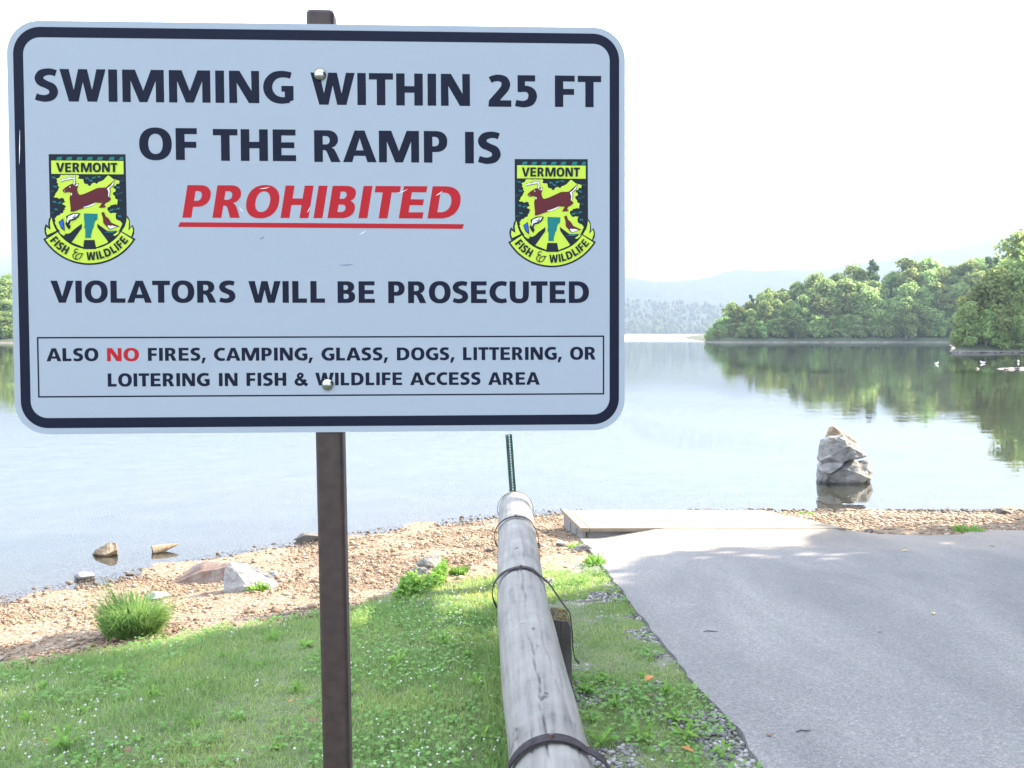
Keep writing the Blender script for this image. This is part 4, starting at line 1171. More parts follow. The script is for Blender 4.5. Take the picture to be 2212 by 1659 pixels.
WORDS = [[('SWIMMING', -.4186, -.0406, .1873, .0475), ('WITHIN', -.0155, .2223, .1858, .0476), ('25', .2499, .3237, .1851, .0474), ('FT', .3505, .4209, .1856, .0470)],
 [('OF', -.2684, -.1837, .1026, .0471), ('THE', -.1603, -.0379, .1018, .0470), ('RAMP', -.0110, .1879, .1009, .0472), ('IS', .2145, .2688, .1000, .0473)],
 [('VIOLATORS', -.4015, -.1299, -.1091, .0328), ('WILL', -.1111, .0028, -.1094, .0326), ('BE', .0216, .0775, -.1097, .0326), ('PROSECUTED', .0975, .4021, -.1101, .0329)],
 [('ALSO', -.4095, -.3335, -.1959, .0194), ('FIRES,', -.2609, -.1760, -.1959, .0194), ('CAMPING,', -.1635, -.0169, -.1962, .0195), ('GLASS,', -.0036, .0958, -.1965, .0196), ('DOGS,', .1098, .1964, -.1965, .0194), ('LITTERING,', .2098, .3599, -.1966, .0196), ('OR', .3730, .4124, -.1966, .0196)],
 [('LOITERING', -.3206, -.1703, -.2341, .0197), ('IN', -.1567, -.1289, -.2342, .0197), ('FISH', -.1157, -.0564, -.2342, .0198), ('&', -.0443, -.0242, -.2341, .0196), ('WILDLIFE', -.0132, .1175, -.2340, .0193), ('ACCESS', .1293, .2365, -.2342, .0193), ('AREA', .2477, .3268, -.2345, .0192)]]
LABS = ['large top line of the sign', 'large second line of the sign', 'middle line of the sign', 'first small boxed line', 'second small boxed line']
for L, lab in zip(WORDS, LABS):
    for t, x0, x1, y0, h in L:
        pr = Print()
        word(pr, t, lambda a, d, x0=x0, x1=x1, y0=y0, h=h: (x0 + a * (x1 - x0), y0 + d * h))
        pr.done('lettering', [M['black']], panel)['label'] = 'black word %s in the %s' % (t.strip(','), lab)
pr = Print()
x0, x1, y0, h = -.2069, .2104 - .0075, .0173, .0483
word(pr, 'PROHIBITED', lambda a, d: (x0 + a * (x1 - x0) + .17 * d * h, y0 + d * h))
pr.poly([(-.2136, .0037), (.2098, .0018), (.2124, .0089), (-.2103, .0106)])
pr.done('lettering', [M['red']], panel)['label'] = 'slanted red underlined word PROHIBITED'
pr = Print()
word(pr, 'NO', lambda a, d: (-.3209 + a * .047, -.1962 + d * .0196))
pr.done('lettering', [M['red']], panel)['label'] = 'small red word NO'
pr = Print(.00008)
o1 = rrect(.8965, .5915, .040); i1_ = rrect(.8675, .5610, .025)
pr.poly(o1, [i1_])
bx0, bx1, by0, by1, bt = -.4228, .4256, -.2500, -.1597, .0023
pr.poly([(bx0, by0), (bx1, by0), (bx1, by1), (bx0, by1)], [[(bx0 + bt, by0 + bt), (bx1 - bt, by0 + bt), (bx1 - bt, by1 - bt), (bx0 + bt, by1 - bt)]])
pr.done('border', [M['black']], panel)
# scuffs
pr = Print(.0006)
for cx_, cy_, L_, a_, mi in [(.035, -.052, .022, 3, 1), (-.085, .062, .014, 10, 0), (.12, .058, .016, 20, 0), (.175, .055, .012, 35, 0), (-.09, -.012, .008, 30, 1), (-.02, .03, .010, 60, 0), (-.4415, .12, .05, 88, 0), (.06, -.004, .012, 30, 0), (-.12, .03, .01, -50, 0)]:
    c_, s_ = math.cos(R(a_)), math.sin(R(a_))
    pr.stroke([(cx_ - c_ * L_ / 2, cy_ - s_ * L_ / 2), (cx_, cy_ - .0008), (cx_ + c_ * L_ / 2, cy_ + s_ * L_ / 2)], [.0001, .0006, .0001], mi, 5)
pr.done('scuff_marks', [M['scuff'], M['scuff_blue']], panel)

def emblem(tf0):
    """crest: navy shield with VERMONT band, deer, fish, bird and a FISH & WILDLIFE ribbon"""
    pr = Print(.0001)
    D, Y_, TL, DE, WH, BL, LF = range(7)
    T = lambda L: [tf0(*p) for p in L]
    def P_(L, mi, holes=()): pr.poly(T(L), [T(h_) for h_ in holes], mi)
    def K(L, w_, mi): pr.stroke(T(L), [x_ * 1.105e-4 for x_ in (w_ if hasattr(w_, '__len__') else [w_] * len(L))], mi, 6)
    arc = lambda cx_, cy_, r_, a0, a1, n_=24: [(cx_ + r_ * math.sin(R(a0 + (a1 - a0) * k / n_)), cy_ + r_ * math.cos(R(a0 + (a1 - a0) * k / n_))) for k in range(n_ + 1)]
    P_([(235, 130), (1250, 130), (1268, 1130), (1100, 1300), (770, 1400), (440, 1300), (252, 1130)], D)
    # ribbon tails
    P_([(262, 935), (232, 990), (222, 1060), (232, 1085), (192, 1050), (172, 1110), (180, 1180), (200, 1225), (345, 1160), (330, 1080), (290, 1010)], D)
    P_([(1272, 940), (1303, 1000), (1308, 1080), (1300, 1110), (1342, 1062), (1364, 1120), (1362, 1180), (1335, 1240), (1185, 1165), (1220, 1090), (1250, 1010)], D)
    P_([(266, 962), (246, 1040), (257, 1130), (202, 1092), (196, 1150), (212, 1196), (330, 1142), (296, 1070), (277, 1000)], Y_)
    P_([(1264, 965), (1293, 1010), (1290, 1090), (1282, 1142), (1335, 1088), (1347, 1140), (1322, 1222), (1195, 1150), (1240, 1080), (1258, 1020)], Y_)
    P_(arc(768, 880, 716, -58.6, 58.6) + arc(768, 883, 478, 58.0, -58.0), D)
    P_(arc(768, 880, 692, -56.6, 56.6) + arc(768, 883, 503, 56.4, -56.4), Y_)
    # green strokes at the top and the band
    for x_ in (330, 462, 598, 733, 868, 1022, 1160):
        P_([(x_ + 22, 168), (min(x_ + 85, 1222), 166), (min(x_ + 74, 1218), 206), (x_, 208)], TL)
    P_([(270, 215), (1222, 219), (1224, 395), (272, 390)], Y_)
    # sunny field with ragged leaf edge
    P_([(395, 405), (380, 440), (335, 455), (350, 480), (340, 500), (362, 520), (355, 545), (375, 565), (350, 620), (325, 650), (315, 685), (297, 690), (320, 705), (345, 700), (370, 720), (405, 705), (435, 715), (440, 745), (455, 760), (425, 775), (410, 790), (440, 800), (465, 825), (440, 845), (455, 860), (430, 870), (425, 905), (390, 915), (375, 935), (340, 945), (312, 985), (325, 1010), (312, 1030), (345, 1105), (420, 1195), (530, 1295), (690, 1358), (860, 1360), (1000, 1305), (1110, 1205), (1170, 1130), (1205, 1050), (1180, 1015), (1150, 1005), (1120, 985), (1115, 935), (1130, 910), (1085, 905), (1050, 915), (1025, 890), (1005, 860), (1015, 830), (1040, 825), (1050, 805), (1080, 800), (1110, 790), (1135, 800), (1145, 730), (1110, 715), (1110, 690), (1080, 655), (1085, 635), (1118, 620), (1115, 590), (1085, 575), (1095, 550), (1120, 545), (1130, 520), (1165, 520), (1168, 480), (1110, 465), (1080, 455), (1060, 435), (1020, 408), (985, 440), (960, 470), (930, 485), (890, 500), (870, 525), (840, 505), (800, 520), (790, 545), (765, 550), (745, 525), (705, 520), (695, 490), (690, 460), (660, 460), (620, 450), (635, 425), (625, 405)], Y_)
    for (x_, y_, s_) in [(300, 440, 1), (320, 560, 1), (280, 620, -1), (310, 760, 1), (380, 770, -1), (330, 860, 1), (285, 900, -1), (740, 450, 1), (830, 440, -1), (790, 480, 1), (1150, 570, 1), (1190, 640, -1), (1140, 660, 1), (1180, 740, 1), (1150, 850, -1), (1090, 860, 1), (1170, 950, 1), (1060, 870, -1), (900, 430, 1), (1200, 480, -1)]:
        K([(x_ - 22, y_ - 14 * s_), (x_ - 4, y_ + 6 * s_), (x_ + 6, y_ - 8 * s_), (x_ + 24, y_ + 14 * s_)], 6, TL if (x_ + y_) % 3 else LF)
    P_([(672, 1048), (670, 1105), (530, 1300), (470, 1250), (420, 1200), (470, 1170), (565, 1125)], D)
    P_([(872, 1048), (1000, 1140), (1060, 1150), (1140, 1145), (1120, 1200), (1025, 1300), (878, 1100)], D)
    P_([(700, 1265), (838, 1265), (860, 1385), (685, 1385)], D)
    P_([(960, 1165), (1040, 1145), (1140, 1138), (1080, 1166)], TL)
    P_([(698, 912), (880, 918), (875, 995), (850, 1005), (830, 1050), (830, 1090), (810, 1120), (800, 1160), (790, 1195), (790, 1238), (715, 1238), (715, 1120), (698, 1100), (708, 1050), (700, 1000)], TL)
    # deer
    for w_, mi in ((15, DE), (8, WH)):
        K([(566, 528), (578, 480), (560, 452), (475, 462), (392, 482)], w_, mi); K([(540, 450), (505, 438), (488, 412)], w_ * .8, mi); K([(574, 470), (572, 440), (578, 408)], w_ * .8, mi); K([(470, 463), (440, 462), (418, 460)], w_ * .6, mi)
    P_([(415, 610), (455, 570), (520, 530), (555, 520), (580, 548), (590, 518), (635, 515), (620, 560), (610, 600), (625, 650), (650, 668), (700, 655), (760, 630), (880, 575), (990, 570), (1050, 520), (1117, 458), (1094, 545), (1044, 584), (1054, 625), (1034, 700), (1060, 712), (1050, 735), (1020, 760), (985, 775), (970, 805), (995, 828), (960, 838), (895, 838), (940, 775), (860, 770), (740, 830), (640, 860), (560, 890), (520, 890), (525, 850), (510, 720), (525, 640), (500, 630), (440, 640)], DE)
    P_([(1110, 474), (1085, 538), (1036, 580), (1044, 628), (1030, 694), (1020, 690), (1027, 632), (1005, 582), (1050, 552)], WH)
    P_([(860, 768), (830, 800), (760, 825), (700, 838), (690, 830), (760, 810)], WH)
    P_([(588, 552), (606, 527), (630, 520), (615, 550)], WH); P_([(528, 640), (545, 650), (540, 676), (528, 672)], WH); P_([(510, 558), (526, 556), (524, 570), (512, 572)], WH); P_([(438, 614), (452, 612), (448, 626)], WH)
    # fish and fin
    P_([(462, 950), (540, 912), (620, 905), (652, 913), (622, 967), (572, 1003), (522, 1014), (505, 1060), (524, 1078), (505, 1132), (468, 1085), (453, 1050), (473, 1000)], D)
    P_([(492, 952), (560, 924), (628, 918), (602, 958), (550, 984), (502, 1000), (484, 1042), (476, 1020), (482, 985)], WH)
    K([(545, 962), (570, 966), (585, 950), (575, 938)], 6, D)
    P_([(362, 1026), (424, 980), (438, 1040), (447, 1150), (398, 1112)], D); P_([(374, 1030), (418, 994), (428, 1040), (434, 1128), (402, 1098)], BL)
    P_([(460, 1150), (500, 1128), (570, 1125), (520, 1170), (470, 1185)], Y_)
    P_([(370, 1150), (420, 1165), (455, 1195), (430, 1208), (390, 1180)], Y_); P_([(1175, 1150), (1120, 1175), (1085, 1200), (1110, 1212), (1150, 1185)], Y_)
    # bird
    P_([(928, 905), (965, 893), (985, 950), (1025, 980), (1060, 1035), (1175, 1085), (1110, 1098), (1040, 1132), (990, 1080), (955, 1040), (950, 970)], DE)
    P_([(1010, 1080), (1030, 1072), (1050, 1080), (1075, 1074), (1100, 1082), (1130, 1087), (1045, 1122)], WH)
    # words
    word(pr, 'VERMONT', lambda a, d: tf0(335 + a * 806, 367 - d * 122), D)
    def on_arc(txt, a0, a1, r_, hh_):
        word(pr, txt, lambda a, d: tf0(768 + (r_ + hh_ / 2 - d * hh_) * math.sin(R(a0 + (a1 - a0) * a)), 881 + (r_ + hh_ / 2 - d * hh_) * math.cos(R(a0 + (a1 - a0) * a))), D)
    on_arc('FISH', -53, -28, 600, 108)
    on_arc('WILDLIFE', -4, 53, 598, 108)
    K([(690, 1450), (640, 1445), (595, 1475), (590, 1520), (560, 1500), (552, 1470), (575, 1440), (610, 1428), (570, 1420), (590, 1385), (625, 1390)], 6, D)
    K([(590, 1520), (630, 1515), (662, 1478), (668, 1452)], 6, D)
    return pr.done('emblem', [M['e_dark'], M['e_yellow'], M['e_teal'], M['e_deer'], M['e_white'], M['e_blue'], M['e_leaf']], panel)
emblem(lambda x, y: (-.42576 + 1.1006e-4 * x - 1.667e-6 * y, .12455 + 4.2e-7 * x - 1.1145e-4 * y))['label'] = 'yellow and navy deer crest at the left of the sign'
emblem(lambda x, y: (.2637 + 1.095e-4 * x - 1.5e-6 * y, .1215 + 4.2e-7 * x - 1.1145e-4 * y))['label'] = 'yellow and navy deer crest at the right of the sign'

# bolts and post
for u_, v_ in ((-.001, .2304), (.0054, -.2325)):
    bm = bmesh.new(); bmesh.ops.create_uvsphere(bm, u_segments=24, v_segments=12, radius=.0092)
    for v in bm.verts: v.co.z = max(v.co.z, 0) * .62
    link('bolt', bm_mesh('bolt', bm, M['zinc'], True), sgn, (u_, v_, .0008))
pw = .0415
prof_ = rrect(pw, pw, .0075, 6)
Vv = []
v_top, v_bot = .3275, -1.95
for vv in (v_bot, v_top - .004, v_top):
    for x_, y_ in prof_:
        s_ = .93 if vv == v_top else 1
        Vv.append((.0022 - .0115 * vv + x_ * s_, vv, -.0030 - pw / 2 + y_ * s_))
n_ = len(prof_)
Fv = [(k, (k + 1) % n_, n_ + (k + 1) % n_, n_ + k) for k in range(n_)] + [(n_ + k, n_ + (k + 1) % n_, 2 * n_ + (k + 1) % n_, 2 * n_ + k) for k in range(n_)] + [tuple(range(2 * n_, 3 * n_))]
bm = bmesh.new(); vs = [bm.verts.new(v_) for v_ in Vv]
for f in Fv: bm.faces.new([vs[i] for i in f])
bmesh.ops.recalc_face_normals(bm, faces=bm.faces)
link('post', bm_mesh('post', bm, M['post_brown'], False), sgn)

# ------------------------------------------------------------------ plants
def blades(pos, hgt, wid, lean, g, curl=.5):
    n_ = len(pos)
    a_ = g.uniform(0, 2 * math.pi, n_); d = np.c_[np.cos(a_), np.sin(a_), np.zeros(n_)]
    b_ = g.uniform(0, 2 * math.pi, n_); t = np.c_[np.cos(b_), np.sin(b_), np.zeros(n_)]
    up_ = np.array([0, 0, 1.])
    mid = pos + up_ * (hgt * .55)[:, None] + d * (hgt * lean * .35)[:, None]
    tip = pos + up_ * (hgt * (1 - .3 * lean))[:, None] + d * (hgt * lean)[:, None]
    w_ = t * (wid / 2)[:, None]
    V_ = np.stack([pos - w_, pos + w_, mid + w_ * .8, mid - w_ * .8, tip], 1).reshape(-1, 3)
    i = np.arange(n_) * 5
    return V_, [np.c_[i, i + 1, i + 2, i + 3], np.c_[i + 3, i + 2, i + 4]]

def in_lawn(x, y):
    return (y < grass_y(x)) & (x < asphalt_x(y) - .01)
def nz2(x, y, sc, seed=0.):
    return np.array([noise.noise((a * sc, c * sc, seed)) for a, c in zip(x, y)])
g = np.random.default_rng(5)
N = 330000
x = g.uniform(-5.2, 1.0, N); y = g.uniform(.6, 8.3, N)
k = in_lawn(x, y)
x, y = x[k], y[k]
verge = x > axis_x(y) + .1
dens = nz2(x, y, 2.6, 4.) + .55 * nz2(x, y, 9., 2.)
keep = np.where(verge, dens > -.16 + .10 * (asphalt_x(y) - x < .10), g.random(len(x)) < .97)
edge = np.clip((grass_y(x) - y) / .35, 0, 1)
keep &= g.random(len(x)) < .25 + .75 * edge
keep &= (y > 2.2) | (g.random(len(x)) < .35)
x, y, edge, verge = x[keep], y[keep], edge[keep], verge[keep]
hgt = g.uniform(.022, .062, len(x)) * (1 + .45 * nz2(x, y, 1.6, 9.)) * np.where(verge, .8, 1)
near_log = np.abs(x - axis_x(y)) < .2
hgt = np.where(near_log & (y < 7.3), hgt * 1.7, hgt)
V_, F_ = blades(np.c_[x, y, hz(x, y) - .006], hgt, g.uniform(.0030, .0065, len(x)), g.uniform(.1, .9, len(x)), g)
tag(link('lawn_grass', mesh('lawn_grass', V_, F_, M['grass'])), 'short green lawn grass sloping from the sign to the beach', 'grass', kind='stuff')

# clover leaves lying low in the lawn
N = 60000
x = g.uniform(-5.2, 1.0, N); y = g.uniform(1.5, 8.2, N)
k = in_lawn(x, y) & (nz2(x, y, 1.1, 6.) + .4 * nz2(x, y, 5., 3.) > .0); x, y = x[k], y[k]
n_ = len(x); s_ = g.uniform(.006, .012, n_)
nrm = np.c_[g.normal(0, .35, n_), g.normal(0, .35, n_), np.ones(n_)]; nrm /= np.linalg.norm(nrm, axis=1)[:, None]
a_ = np.cross(nrm, g.standard_normal((n_, 3))); a_ /= np.linalg.norm(a_, axis=1)[:, None]; c_ = np.cross(nrm, a_)
p = np.c_[x, y, hz(x, y) + g.uniform(.018, .05, n_)]
V_ = np.stack([p + a_ * s_[:, None] * np.cos(t_) + c_ * s_[:, None] * np.sin(t_) for t_ in np.linspace(0, 2 * math.pi, 6, endpoint=False)], 1).reshape(-1, 3)
tag(link('clover_leaves', mesh('clover_leaves', V_, np.arange(6 * n_).reshape(n_, 6), M['clover'])), 'low clover leaves spread through the lawn', 'clover', kind='stuff')
N = 4200
x = g.uniform(-5., .9, N); y = g.uniform(2, 7.8, N)
k = in_lawn(x, y) & (nz2(x, y, 1.3, 16.) + .5 * nz2(x, y, 6., 13.) > .12) & ((x < 0) | (g.random(N) < .3)); x, y = x[k], y[k]
s_ = g.uniform(.0032, .0062, len(x))
V_, F_ = scatter(icoV, icoF, np.c_[x, y, hz(x, y) + g.uniform(.045, .075, len(x))], np.c_[s_, s_, s_ * .85], jitter=.1)
tag(link('clover_flowers', mesh('clover_flowers', V_, F_, M['flower'])), 'tiny white clover flowers dotted over the lawn', 'flowers', kind='stuff')

# broad leaved weeds
def rosette(seed, n_leaf, L_, W_, rise):
    gg = random.Random(seed); Vv, Fv = [], []
    for i in range(n_leaf):
        a = i * 2.4 + gg.random() * .6; l_ = L_ * gg.uniform(.6, 1.1); w_ = W_ * gg.uniform(.7, 1.1); r_ = rise * gg.uniform(.5, 1.3)
        ca, sa = math.cos(a), math.sin(a); o = len(Vv)
        for t_, ww in ((0, .15), (.3, .7), (.6, 1), (.85, .65), (1, .06)):
            rr_ = l_ * t_; zz = r_ * math.sin(t_ * 2.2) + .008
            for s2 in (-1, 1):
                Vv.append((ca * rr_ - sa * w_ / 2 * ww * s2, sa * rr_ + ca * w_ / 2 * ww * s2, zz + .12 * w_ * abs(s2)))
            Vv.append((ca * rr_, sa * rr_, zz))
        for j in range(4):
            b0 = o + j * 3
            Fv += [(b0, b0 + 2, b0 + 5, b0 + 3), (b0 + 2, b0 + 1, b0 + 4, b0 + 5)]
    return mesh('leaves', np.array(Vv), Fv, M['weed'])
ros = [rosette(1, 9, .085, .036, .045), rosette(2, 11, .10, .026, .06), rosette(3, 7, .07, .04, .035), rosette(4, 12, .12, .024, .08)]
cnt = 0
spots = [(1290, 1245), (1300, 1262), (1330, 1300), (1255, 1262), (1240, 1280), (1405, 1430), (1385, 1462), (1300, 1475), (1270, 1500), (1440, 1505), (1330, 1530), (1280, 1560), (1460, 1560), (1520, 1575), (1390, 1600), (1300, 1610), (1560, 1640), (1480, 1600), (1010, 1420), (985, 1330), (1030, 1350), (880, 1378), (860, 1440), (760, 1500), (820, 1560), (640, 1500), (560, 1440), (480, 1420), (430, 1480), (330, 1510), (250, 1470), (180, 1540), (90, 1490), (60, 1560), (300, 1600), (420, 1570), (520, 1560), (600, 1620), (980, 1560), (1040, 1600), (900, 1620), (1030, 1480), (940, 1490), (660, 1400), (590, 1385), (20, 1520), (140, 1620), (960, 1395)]
spots.sort()
n_left = sum(p_[0] < 1150 for p_ in spots)
ORD += ['thirty-' + w_ for w_ in ORD[:9]]
for i, (px, py) in enumerate(spots):
    p = G(px, py)
    o = link('broadleaf_weed', ros[i % 4], None, (p[0], p[1], p[2] - .004)); s_ = random.uniform(.4, .85); o.scale = (s_,) * 3; o.rotation_euler = (0, 0, random.uniform(0, 6))
    right = px > 1150
    tag(o, 'flat broad leaved weed in the %s, %s from the left' % ('verge between log and asphalt' if right else 'lawn left of the log', ORD[i - n_left if right else i]), 'weed', 'weeds in the verge beside the asphalt' if right else 'weeds in the lawn')

def clump(name, loc, n_, rad, h0, h1, wid, label, cat, seed, mat='tuft', lean=(.2, 1.0)):
    gg = np.random.default_rng(seed)
    rr_ = rad * np.sqrt(gg.random(n_)) * .6; a = gg.uniform(0, 6.283, n_)
    pos = np.c_[rr_ * np.cos(a), rr_ * np.sin(a) * .8, np.full(n_, -.02)]
    hgt = gg.uniform(h0, h1, n_) * (1.15 - .5 * (rr_ / (rad * .6)) ** 2) * (1 + .16 * np.sin(a * 2 + seed) + .14 * np.sin(a * 5 + 2 * seed))
    hgt = np.where(gg.random(n_) < .04, hgt * 1.3, hgt)
    ln = gg.uniform(lean[0], lean[1], n_)
    # lean outwards
    d = np.c_[np.cos(a) + gg.normal(0, .5, n_), np.sin(a) + gg.normal(0, .5, n_), np.zeros(n_)]; d /= np.linalg.norm(d, axis=1)[:, None]
    b_ = gg.uniform(0, 6.283, n_); t = np.c_[np.cos(b_), np.sin(b_), np.zeros(n_)] * (gg.uniform(.7, 1.3, n_) * wid / 2)[:, None]
    u_ = np.array([0, 0, 1.])
    ctr = [pos, pos + u_ * (hgt * .4)[:, None] + d * (hgt * ln * .12)[:, None], pos + u_ * (hgt * .75)[:, None] + d * (hgt * ln * .42)[:, None], pos + u_ * (hgt * (1 - .22 * ln))[:, None] + d * (hgt * ln * .85)[:, None]]
    V_ = np.stack([ctr[0] - t * .7, ctr[0] + t * .7, ctr[1] + t, ctr[1] - t, ctr[2] + t * .75, ctr[2] - t * .75, ctr[3]], 1).reshape(-1, 3)
    i = np.arange(n_) * 7
    F_ = [np.c_[i, i + 1, i + 2, i + 3], np.c_[i + 3, i + 2, i + 4, i + 5], np.c_[i + 5, i + 4, i + 6]]
    o = link(name, mesh(name, V_, F_, M[mat]), None, loc)
    return tag(o, label, cat)
p = G(288, 1372)
clump('grass_tuft', tuple(p), 2400, .28, .10, .31, .008, 'tall bright green grass tuft growing alone on the gravel beach', 'grass tuft', 3, 'tuft', (.25, 1.25))
p = G(556, 1276); clump('small_plant', tuple(p), 130, .14, .05, .10, .02, 'low green plant at the foot of the pale boulder', 'plant', 4, 'weed')
p = G(1285, 1222); clump('small_plant', tuple(p), 160, .15, .06, .13, .014, 'green weeds growing at the tip of the asphalt edge', 'plant', 5, 'weed')
p = G(1243, 1186); clump('small_plant', tuple(p), 70, .10, .05, .10, .014, 'small green weed by the corner of the wooden platform', 'plant', 6, 'weed')
p = G(990, 1242); clump('small_plant', tuple(p), 110, .10, .05, .11, .02, 'small leafy plant right of the weathered grey stone', 'plant', 7, 'weed')
p = G(1742, 1112); clump('small_plant', tuple(p), 120, .22, .03, .07, .014, 'low green patch on the beach beside the wooden platform', 'plant', 8, 'weed')
p = G(2092, 1150); clump('small_plant', tuple(p), 200, .26, .05, .12, .014, 'bright green weeds at the far right edge of the asphalt', 'plant', 9, 'weed')
# leafy weed patch below the weathered stone
gg = np.random.default_rng(12); n_ = 900
a0, a1 = G(862, 1288), G(965, 1250)
t_ = gg.random(n_); off = gg.normal(0, .15, n_)
cx_ = a0[0] + (a1[0] - a0[0]) * t_; cy_ = a0[1] + (a1[1] - a0[1]) * t_ + off - .06
hh = gg.uniform(.02, .06, n_) + .10 * gg.random(n_) * (np.sin(t_ * 9) * .5 + .5); cz_ = hz(cx_, cy_) + hh
s_ = gg.uniform(.014, .028, n_)
nrm = np.c_[gg.normal(0, .6, n_), gg.normal(0, .6, n_), np.ones(n_)]; nrm /= np.linalg.norm(nrm, axis=1)[:, None]
aa = np.cross(nrm, gg.standard_normal((n_, 3))); aa /= np.linalg.norm(aa, axis=1)[:, None]; cc = np.cross(nrm, aa)
pc = np.c_[cx_, cy_, cz_]
V_ = np.stack([pc + aa * s_[:, None], pc + cc * s_[:, None] * .7, pc - aa * s_[:, None], pc - cc * s_[:, None] * .7], 1).reshape(-1, 3)
wp = tag(empty('leafy_weeds', tuple(G(915, 1270))), 'patch of bright leafy weeds at the lawn edge below the weathered stone', 'weeds')
WO = np.array(wp.location)
link('leaves', mesh('leaves', V_ - WO, np.arange(4 * n_).reshape(n_, 4), M['weed']), wp)
Vs_, Fs_ = blades(np.c_[cx_, cy_, hz(cx_, cy_) - .01] - WO, hh * 1.15, np.full(n_, .006), gg.uniform(0, .4, n_), gg)
link('stems', mesh('stems', Vs_, Fs_, M['weed']), wp)

# ------------------------------------------------------------------ gravel
N = 105000
x = g.uniform(-6.5, 1.1, N); y = g.uniform(3.0, 12.6, N)
sh = shore(x)
k = (y > grass_y(x) - .15) & (y < sh + .5) & ~((x > asphalt_x(y) - .03) & (y < 9.6)) & (x < 1.05)
x, y = x[k], y[k]
s_ = .0045 + .0075 * g.random(len(x)) ** 2.2 + .014 * (g.random(len(x)) < .03) + .026 * g.random(len(x)) * (g.random(len(x)) < .006)
V_, F_ = scatter(icoV[:12] if False else icoV, icoF, np.c_[x, y, hz(x, y) + s_ * .25], np.c_[s_ * g.uniform(.9, 1.6, len(x)), s_ * g.uniform(.8, 1.2, len(x)), s_ * g.uniform(.5, .9, len(x))], g.uniform(0, 6.28, len(x)), 0)
tag(link('beach_gravel', mesh('beach_gravel', V_, F_, M['pebble'], smooth=True)), 'tan pebble gravel of the beach left of the log and platform', 'gravel', kind='stuff')
N = 9000
x = g.uniform(2.4, 8.6, N); y = g.uniform(9.3, 12.6, N)
fe_y = np.interp(x, FE[:, 0], FE[:, 1])
k = (y > fe_y + .02) & (y < shore(x) + .3) & ~((x < 3.45 - (y - 9.54) * .6) & (y < 10.6)); x, y = x[k], y[k]
s_ = .012 + .018 * g.random(len(x)) ** 2
V_, F_ = scatter(icoV, icoF, np.c_[x, y, hz(x, y) + s_ * .2], np.c_[s_ * 1.4, s_, s_ * .7], g.uniform(0, 6.28, len(x)), 0)
tag(link('beach_gravel', mesh('beach_gravel', V_, F_, M['pebble'], smooth=True)), 'tan gravel strip between the asphalt and the water on the right', 'gravel', kind='stuff')
N = 26000
x = g.uniform(.1, 1.1, N); y = g.uniform(2.2, 8.2, N)
k = (x < asphalt_x(y) + .0) & (x > axis_x(y) + .12); x, y = x[k], y[k]
d_ = nz2(x, y, 2.6, 4.) + .55 * nz2(x, y, 9., 2.)
k = (d_ < -.08) & (g.random(len(x)) < .8); x, y = x[k], y[k]
s_ = .004 + .009 * g.random(len(x)) ** 1.8
V_, F_ = scatter(icoV, icoF, np.c_[x, y, hz(x, y) + s_ * .4], np.c_[s_ * g.uniform(1, 1.5, len(x)), s_, s_ * .75], g.uniform(0, 6.28, len(x)), 0)
tag(link('verge_gravel', mesh('verge_gravel', V_, F_, M['road_pebble'], smooth=True)), 'grey pebbles showing through the verge beside the asphalt', 'gravel', kind='stuff')

# ------------------------------------------------------------------ fallen leaves and twigs
def dead_leaf(px, py, L_, mat, label, z=0., seed=0, asph=False):
    gg = random.Random(seed); p = G(px, py)
    zz = (asph_z(p[0], p[1]) if asph else p[2]) + z
    Vv, Fv = [], []
    prof_l = [(-1, .02), (-.7, .25), (-.3, .5), (.1, .55), (.5, .4), (.8, .2), (1, .02)]
    for t_, w_ in prof_l:
        c_ = .22 * math.sin(t_ * 2 + seed)
        for s2 in (-1, 0, 1): Vv.append((t_ * L_ / 2, s2 * w_ * L_ / 2, (c_ + .35 * abs(s2) * w_ + .3) * L_ / 3))
    for j in range(6):
        b0 = j * 3; Fv += [(b0, b0 + 1, b0 + 4, b0 + 3), (b0 + 1, b0 + 2, b0 + 5, b0 + 4)]
    o = link('fallen_leaf', mesh('fallen_leaf', Vv, Fv, mat), None, (p[0], p[1], zz)); o.rotation_euler = (0, 0, gg.uniform(0, 6))
    sm_ = o.modifiers.new('thickness', 'SOLIDIFY'); sm_.thickness = .0008
    tag(o, label, 'leaf', 'fallen leaves')
dead_leaf(1402, 1481, .07, M['orange_leaf'], 'orange fallen leaf in the verge level with the dark post foot', .03, 1)
dead_leaf(1483, 1634, .055, M['orange_leaf'], 'orange fallen leaf in the verge near the bottom edge', .025, 2)
dead_leaf(1405, 1517, .04, M['brown_leaf'], 'small brown leaf in the verge below the orange one', .03, 3)
dead_leaf(104, 1626, .05, M['orange_leaf'], 'orange fallen leaf in the lawn at the lower left', .05, 4)
dead_leaf(677, 1581, .045, M['brown_leaf'], 'brown fallen leaf in the lawn just left of the sign post', .05, 5)
dead_leaf(629, 1538, .04, M['orange_leaf'], 'orange fallen leaf in the lawn left of the sign post', .05, 6)
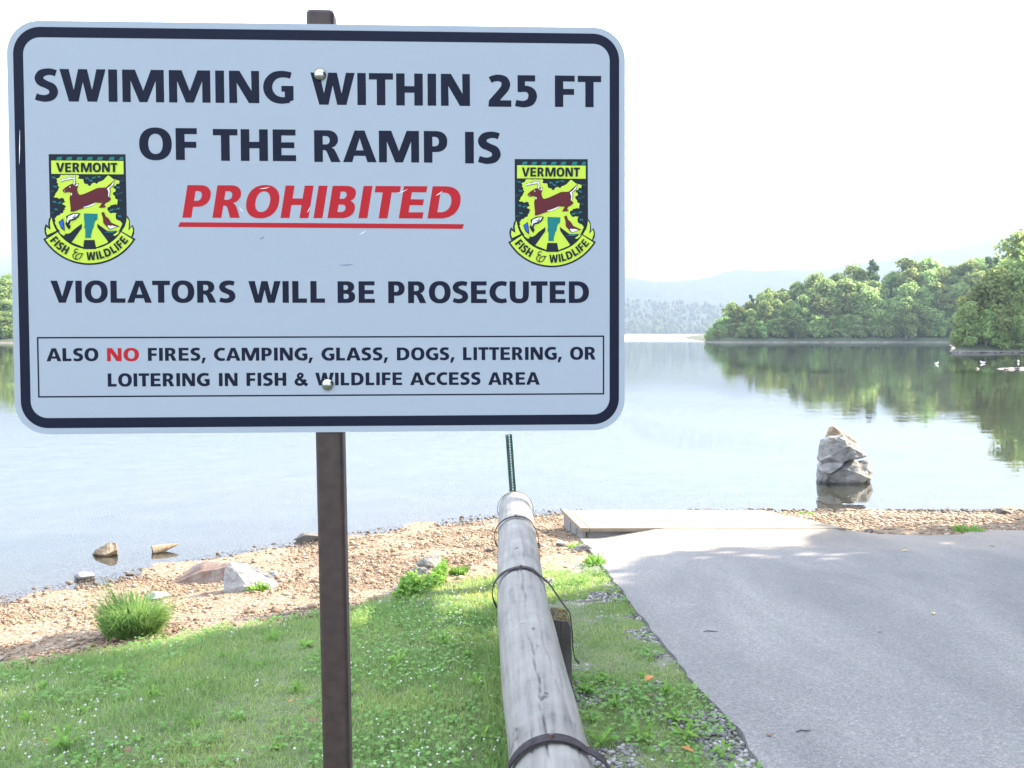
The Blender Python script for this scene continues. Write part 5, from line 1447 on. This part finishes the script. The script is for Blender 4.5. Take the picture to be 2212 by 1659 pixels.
dead_leaf(277, 1649, .045, M['brown_leaf'], 'brown fallen leaf at the bottom edge of the lawn', .05, 7)
dead_leaf(2016, 1334, .05, M['tan_leaf'], 'tan fallen leaf lying on the asphalt at the right', .002, 8, True)
dead_leaf(1955, 1196, .06, M['tan_leaf'], 'tan fallen leaf on the far part of the asphalt', .002, 9, True)
dead_leaf(1900, 1375, .03, M['brown_leaf'], 'small dark leaf on the asphalt left of the tan one', .002, 10, True)
dead_leaf(1661, 1601, .03, M['brown_leaf'], 'small dark leaf on the asphalt near its bottom left edge', .002, 11, True)
dead_leaf(2142, 1186, .05, M['brown_leaf'], 'dark leaf far off on the right of the asphalt', .002, 12, True)
for i, (px, py, L_, lab) in enumerate([(1535, 1373, .09, 'short dark twig on the asphalt near its left edge'), (1735, 1592, .07, 'short dark twig on the asphalt near the bottom'), (206, 1385, .1, 'dark twig on the gravel left of the grass tuft')]):
    p = G(px, py); zz = asph_z(p[0], p[1]) + .004 if px > 1400 else p[2] + .012
    Vv, Fv = tube([(-L_ / 2, 0, 0), (-L_ * .1, .006, .002), (L_ * .2, -.003, .001), (L_ / 2, .004, 0)], [.002, .0035, .003, .0015], 6)
    o = link('twig', mesh('twig', np.array(Vv), list(Fv) + [(5, 4, 3, 2, 1, 0), (18, 19, 20, 21, 22, 23)], M['twig']), None, (p[0], p[1], zz)); o.rotation_euler = (0, 0, .2 * i)
    tag(o, lab, 'twig')

# ------------------------------------------------------------------ haze
m = bpy.data.materials.new('morning haze'); m.use_nodes = True
n, l = m.node_tree.nodes, m.node_tree.links
n.remove(n['Principled BSDF'])
pv = n.new('ShaderNodeVolumePrincipled')
pv.inputs['Color'].default_value = (.205, .262, .362, 1)
pv.inputs['Density'].default_value = .00047
pv.inputs['Anisotropy'].default_value = .2
l.new(pv.outputs['Volume'], n['Material Output'].inputs['Volume'])
bm = bmesh.new(); add_box(bm, (0, 3000, 200), (13000, 8000, 420))
hz_o = link('haze', bm_mesh('haze', bm, m)); tag(hz_o, 'thin morning haze over the lake', 'haze', kind='stuff')
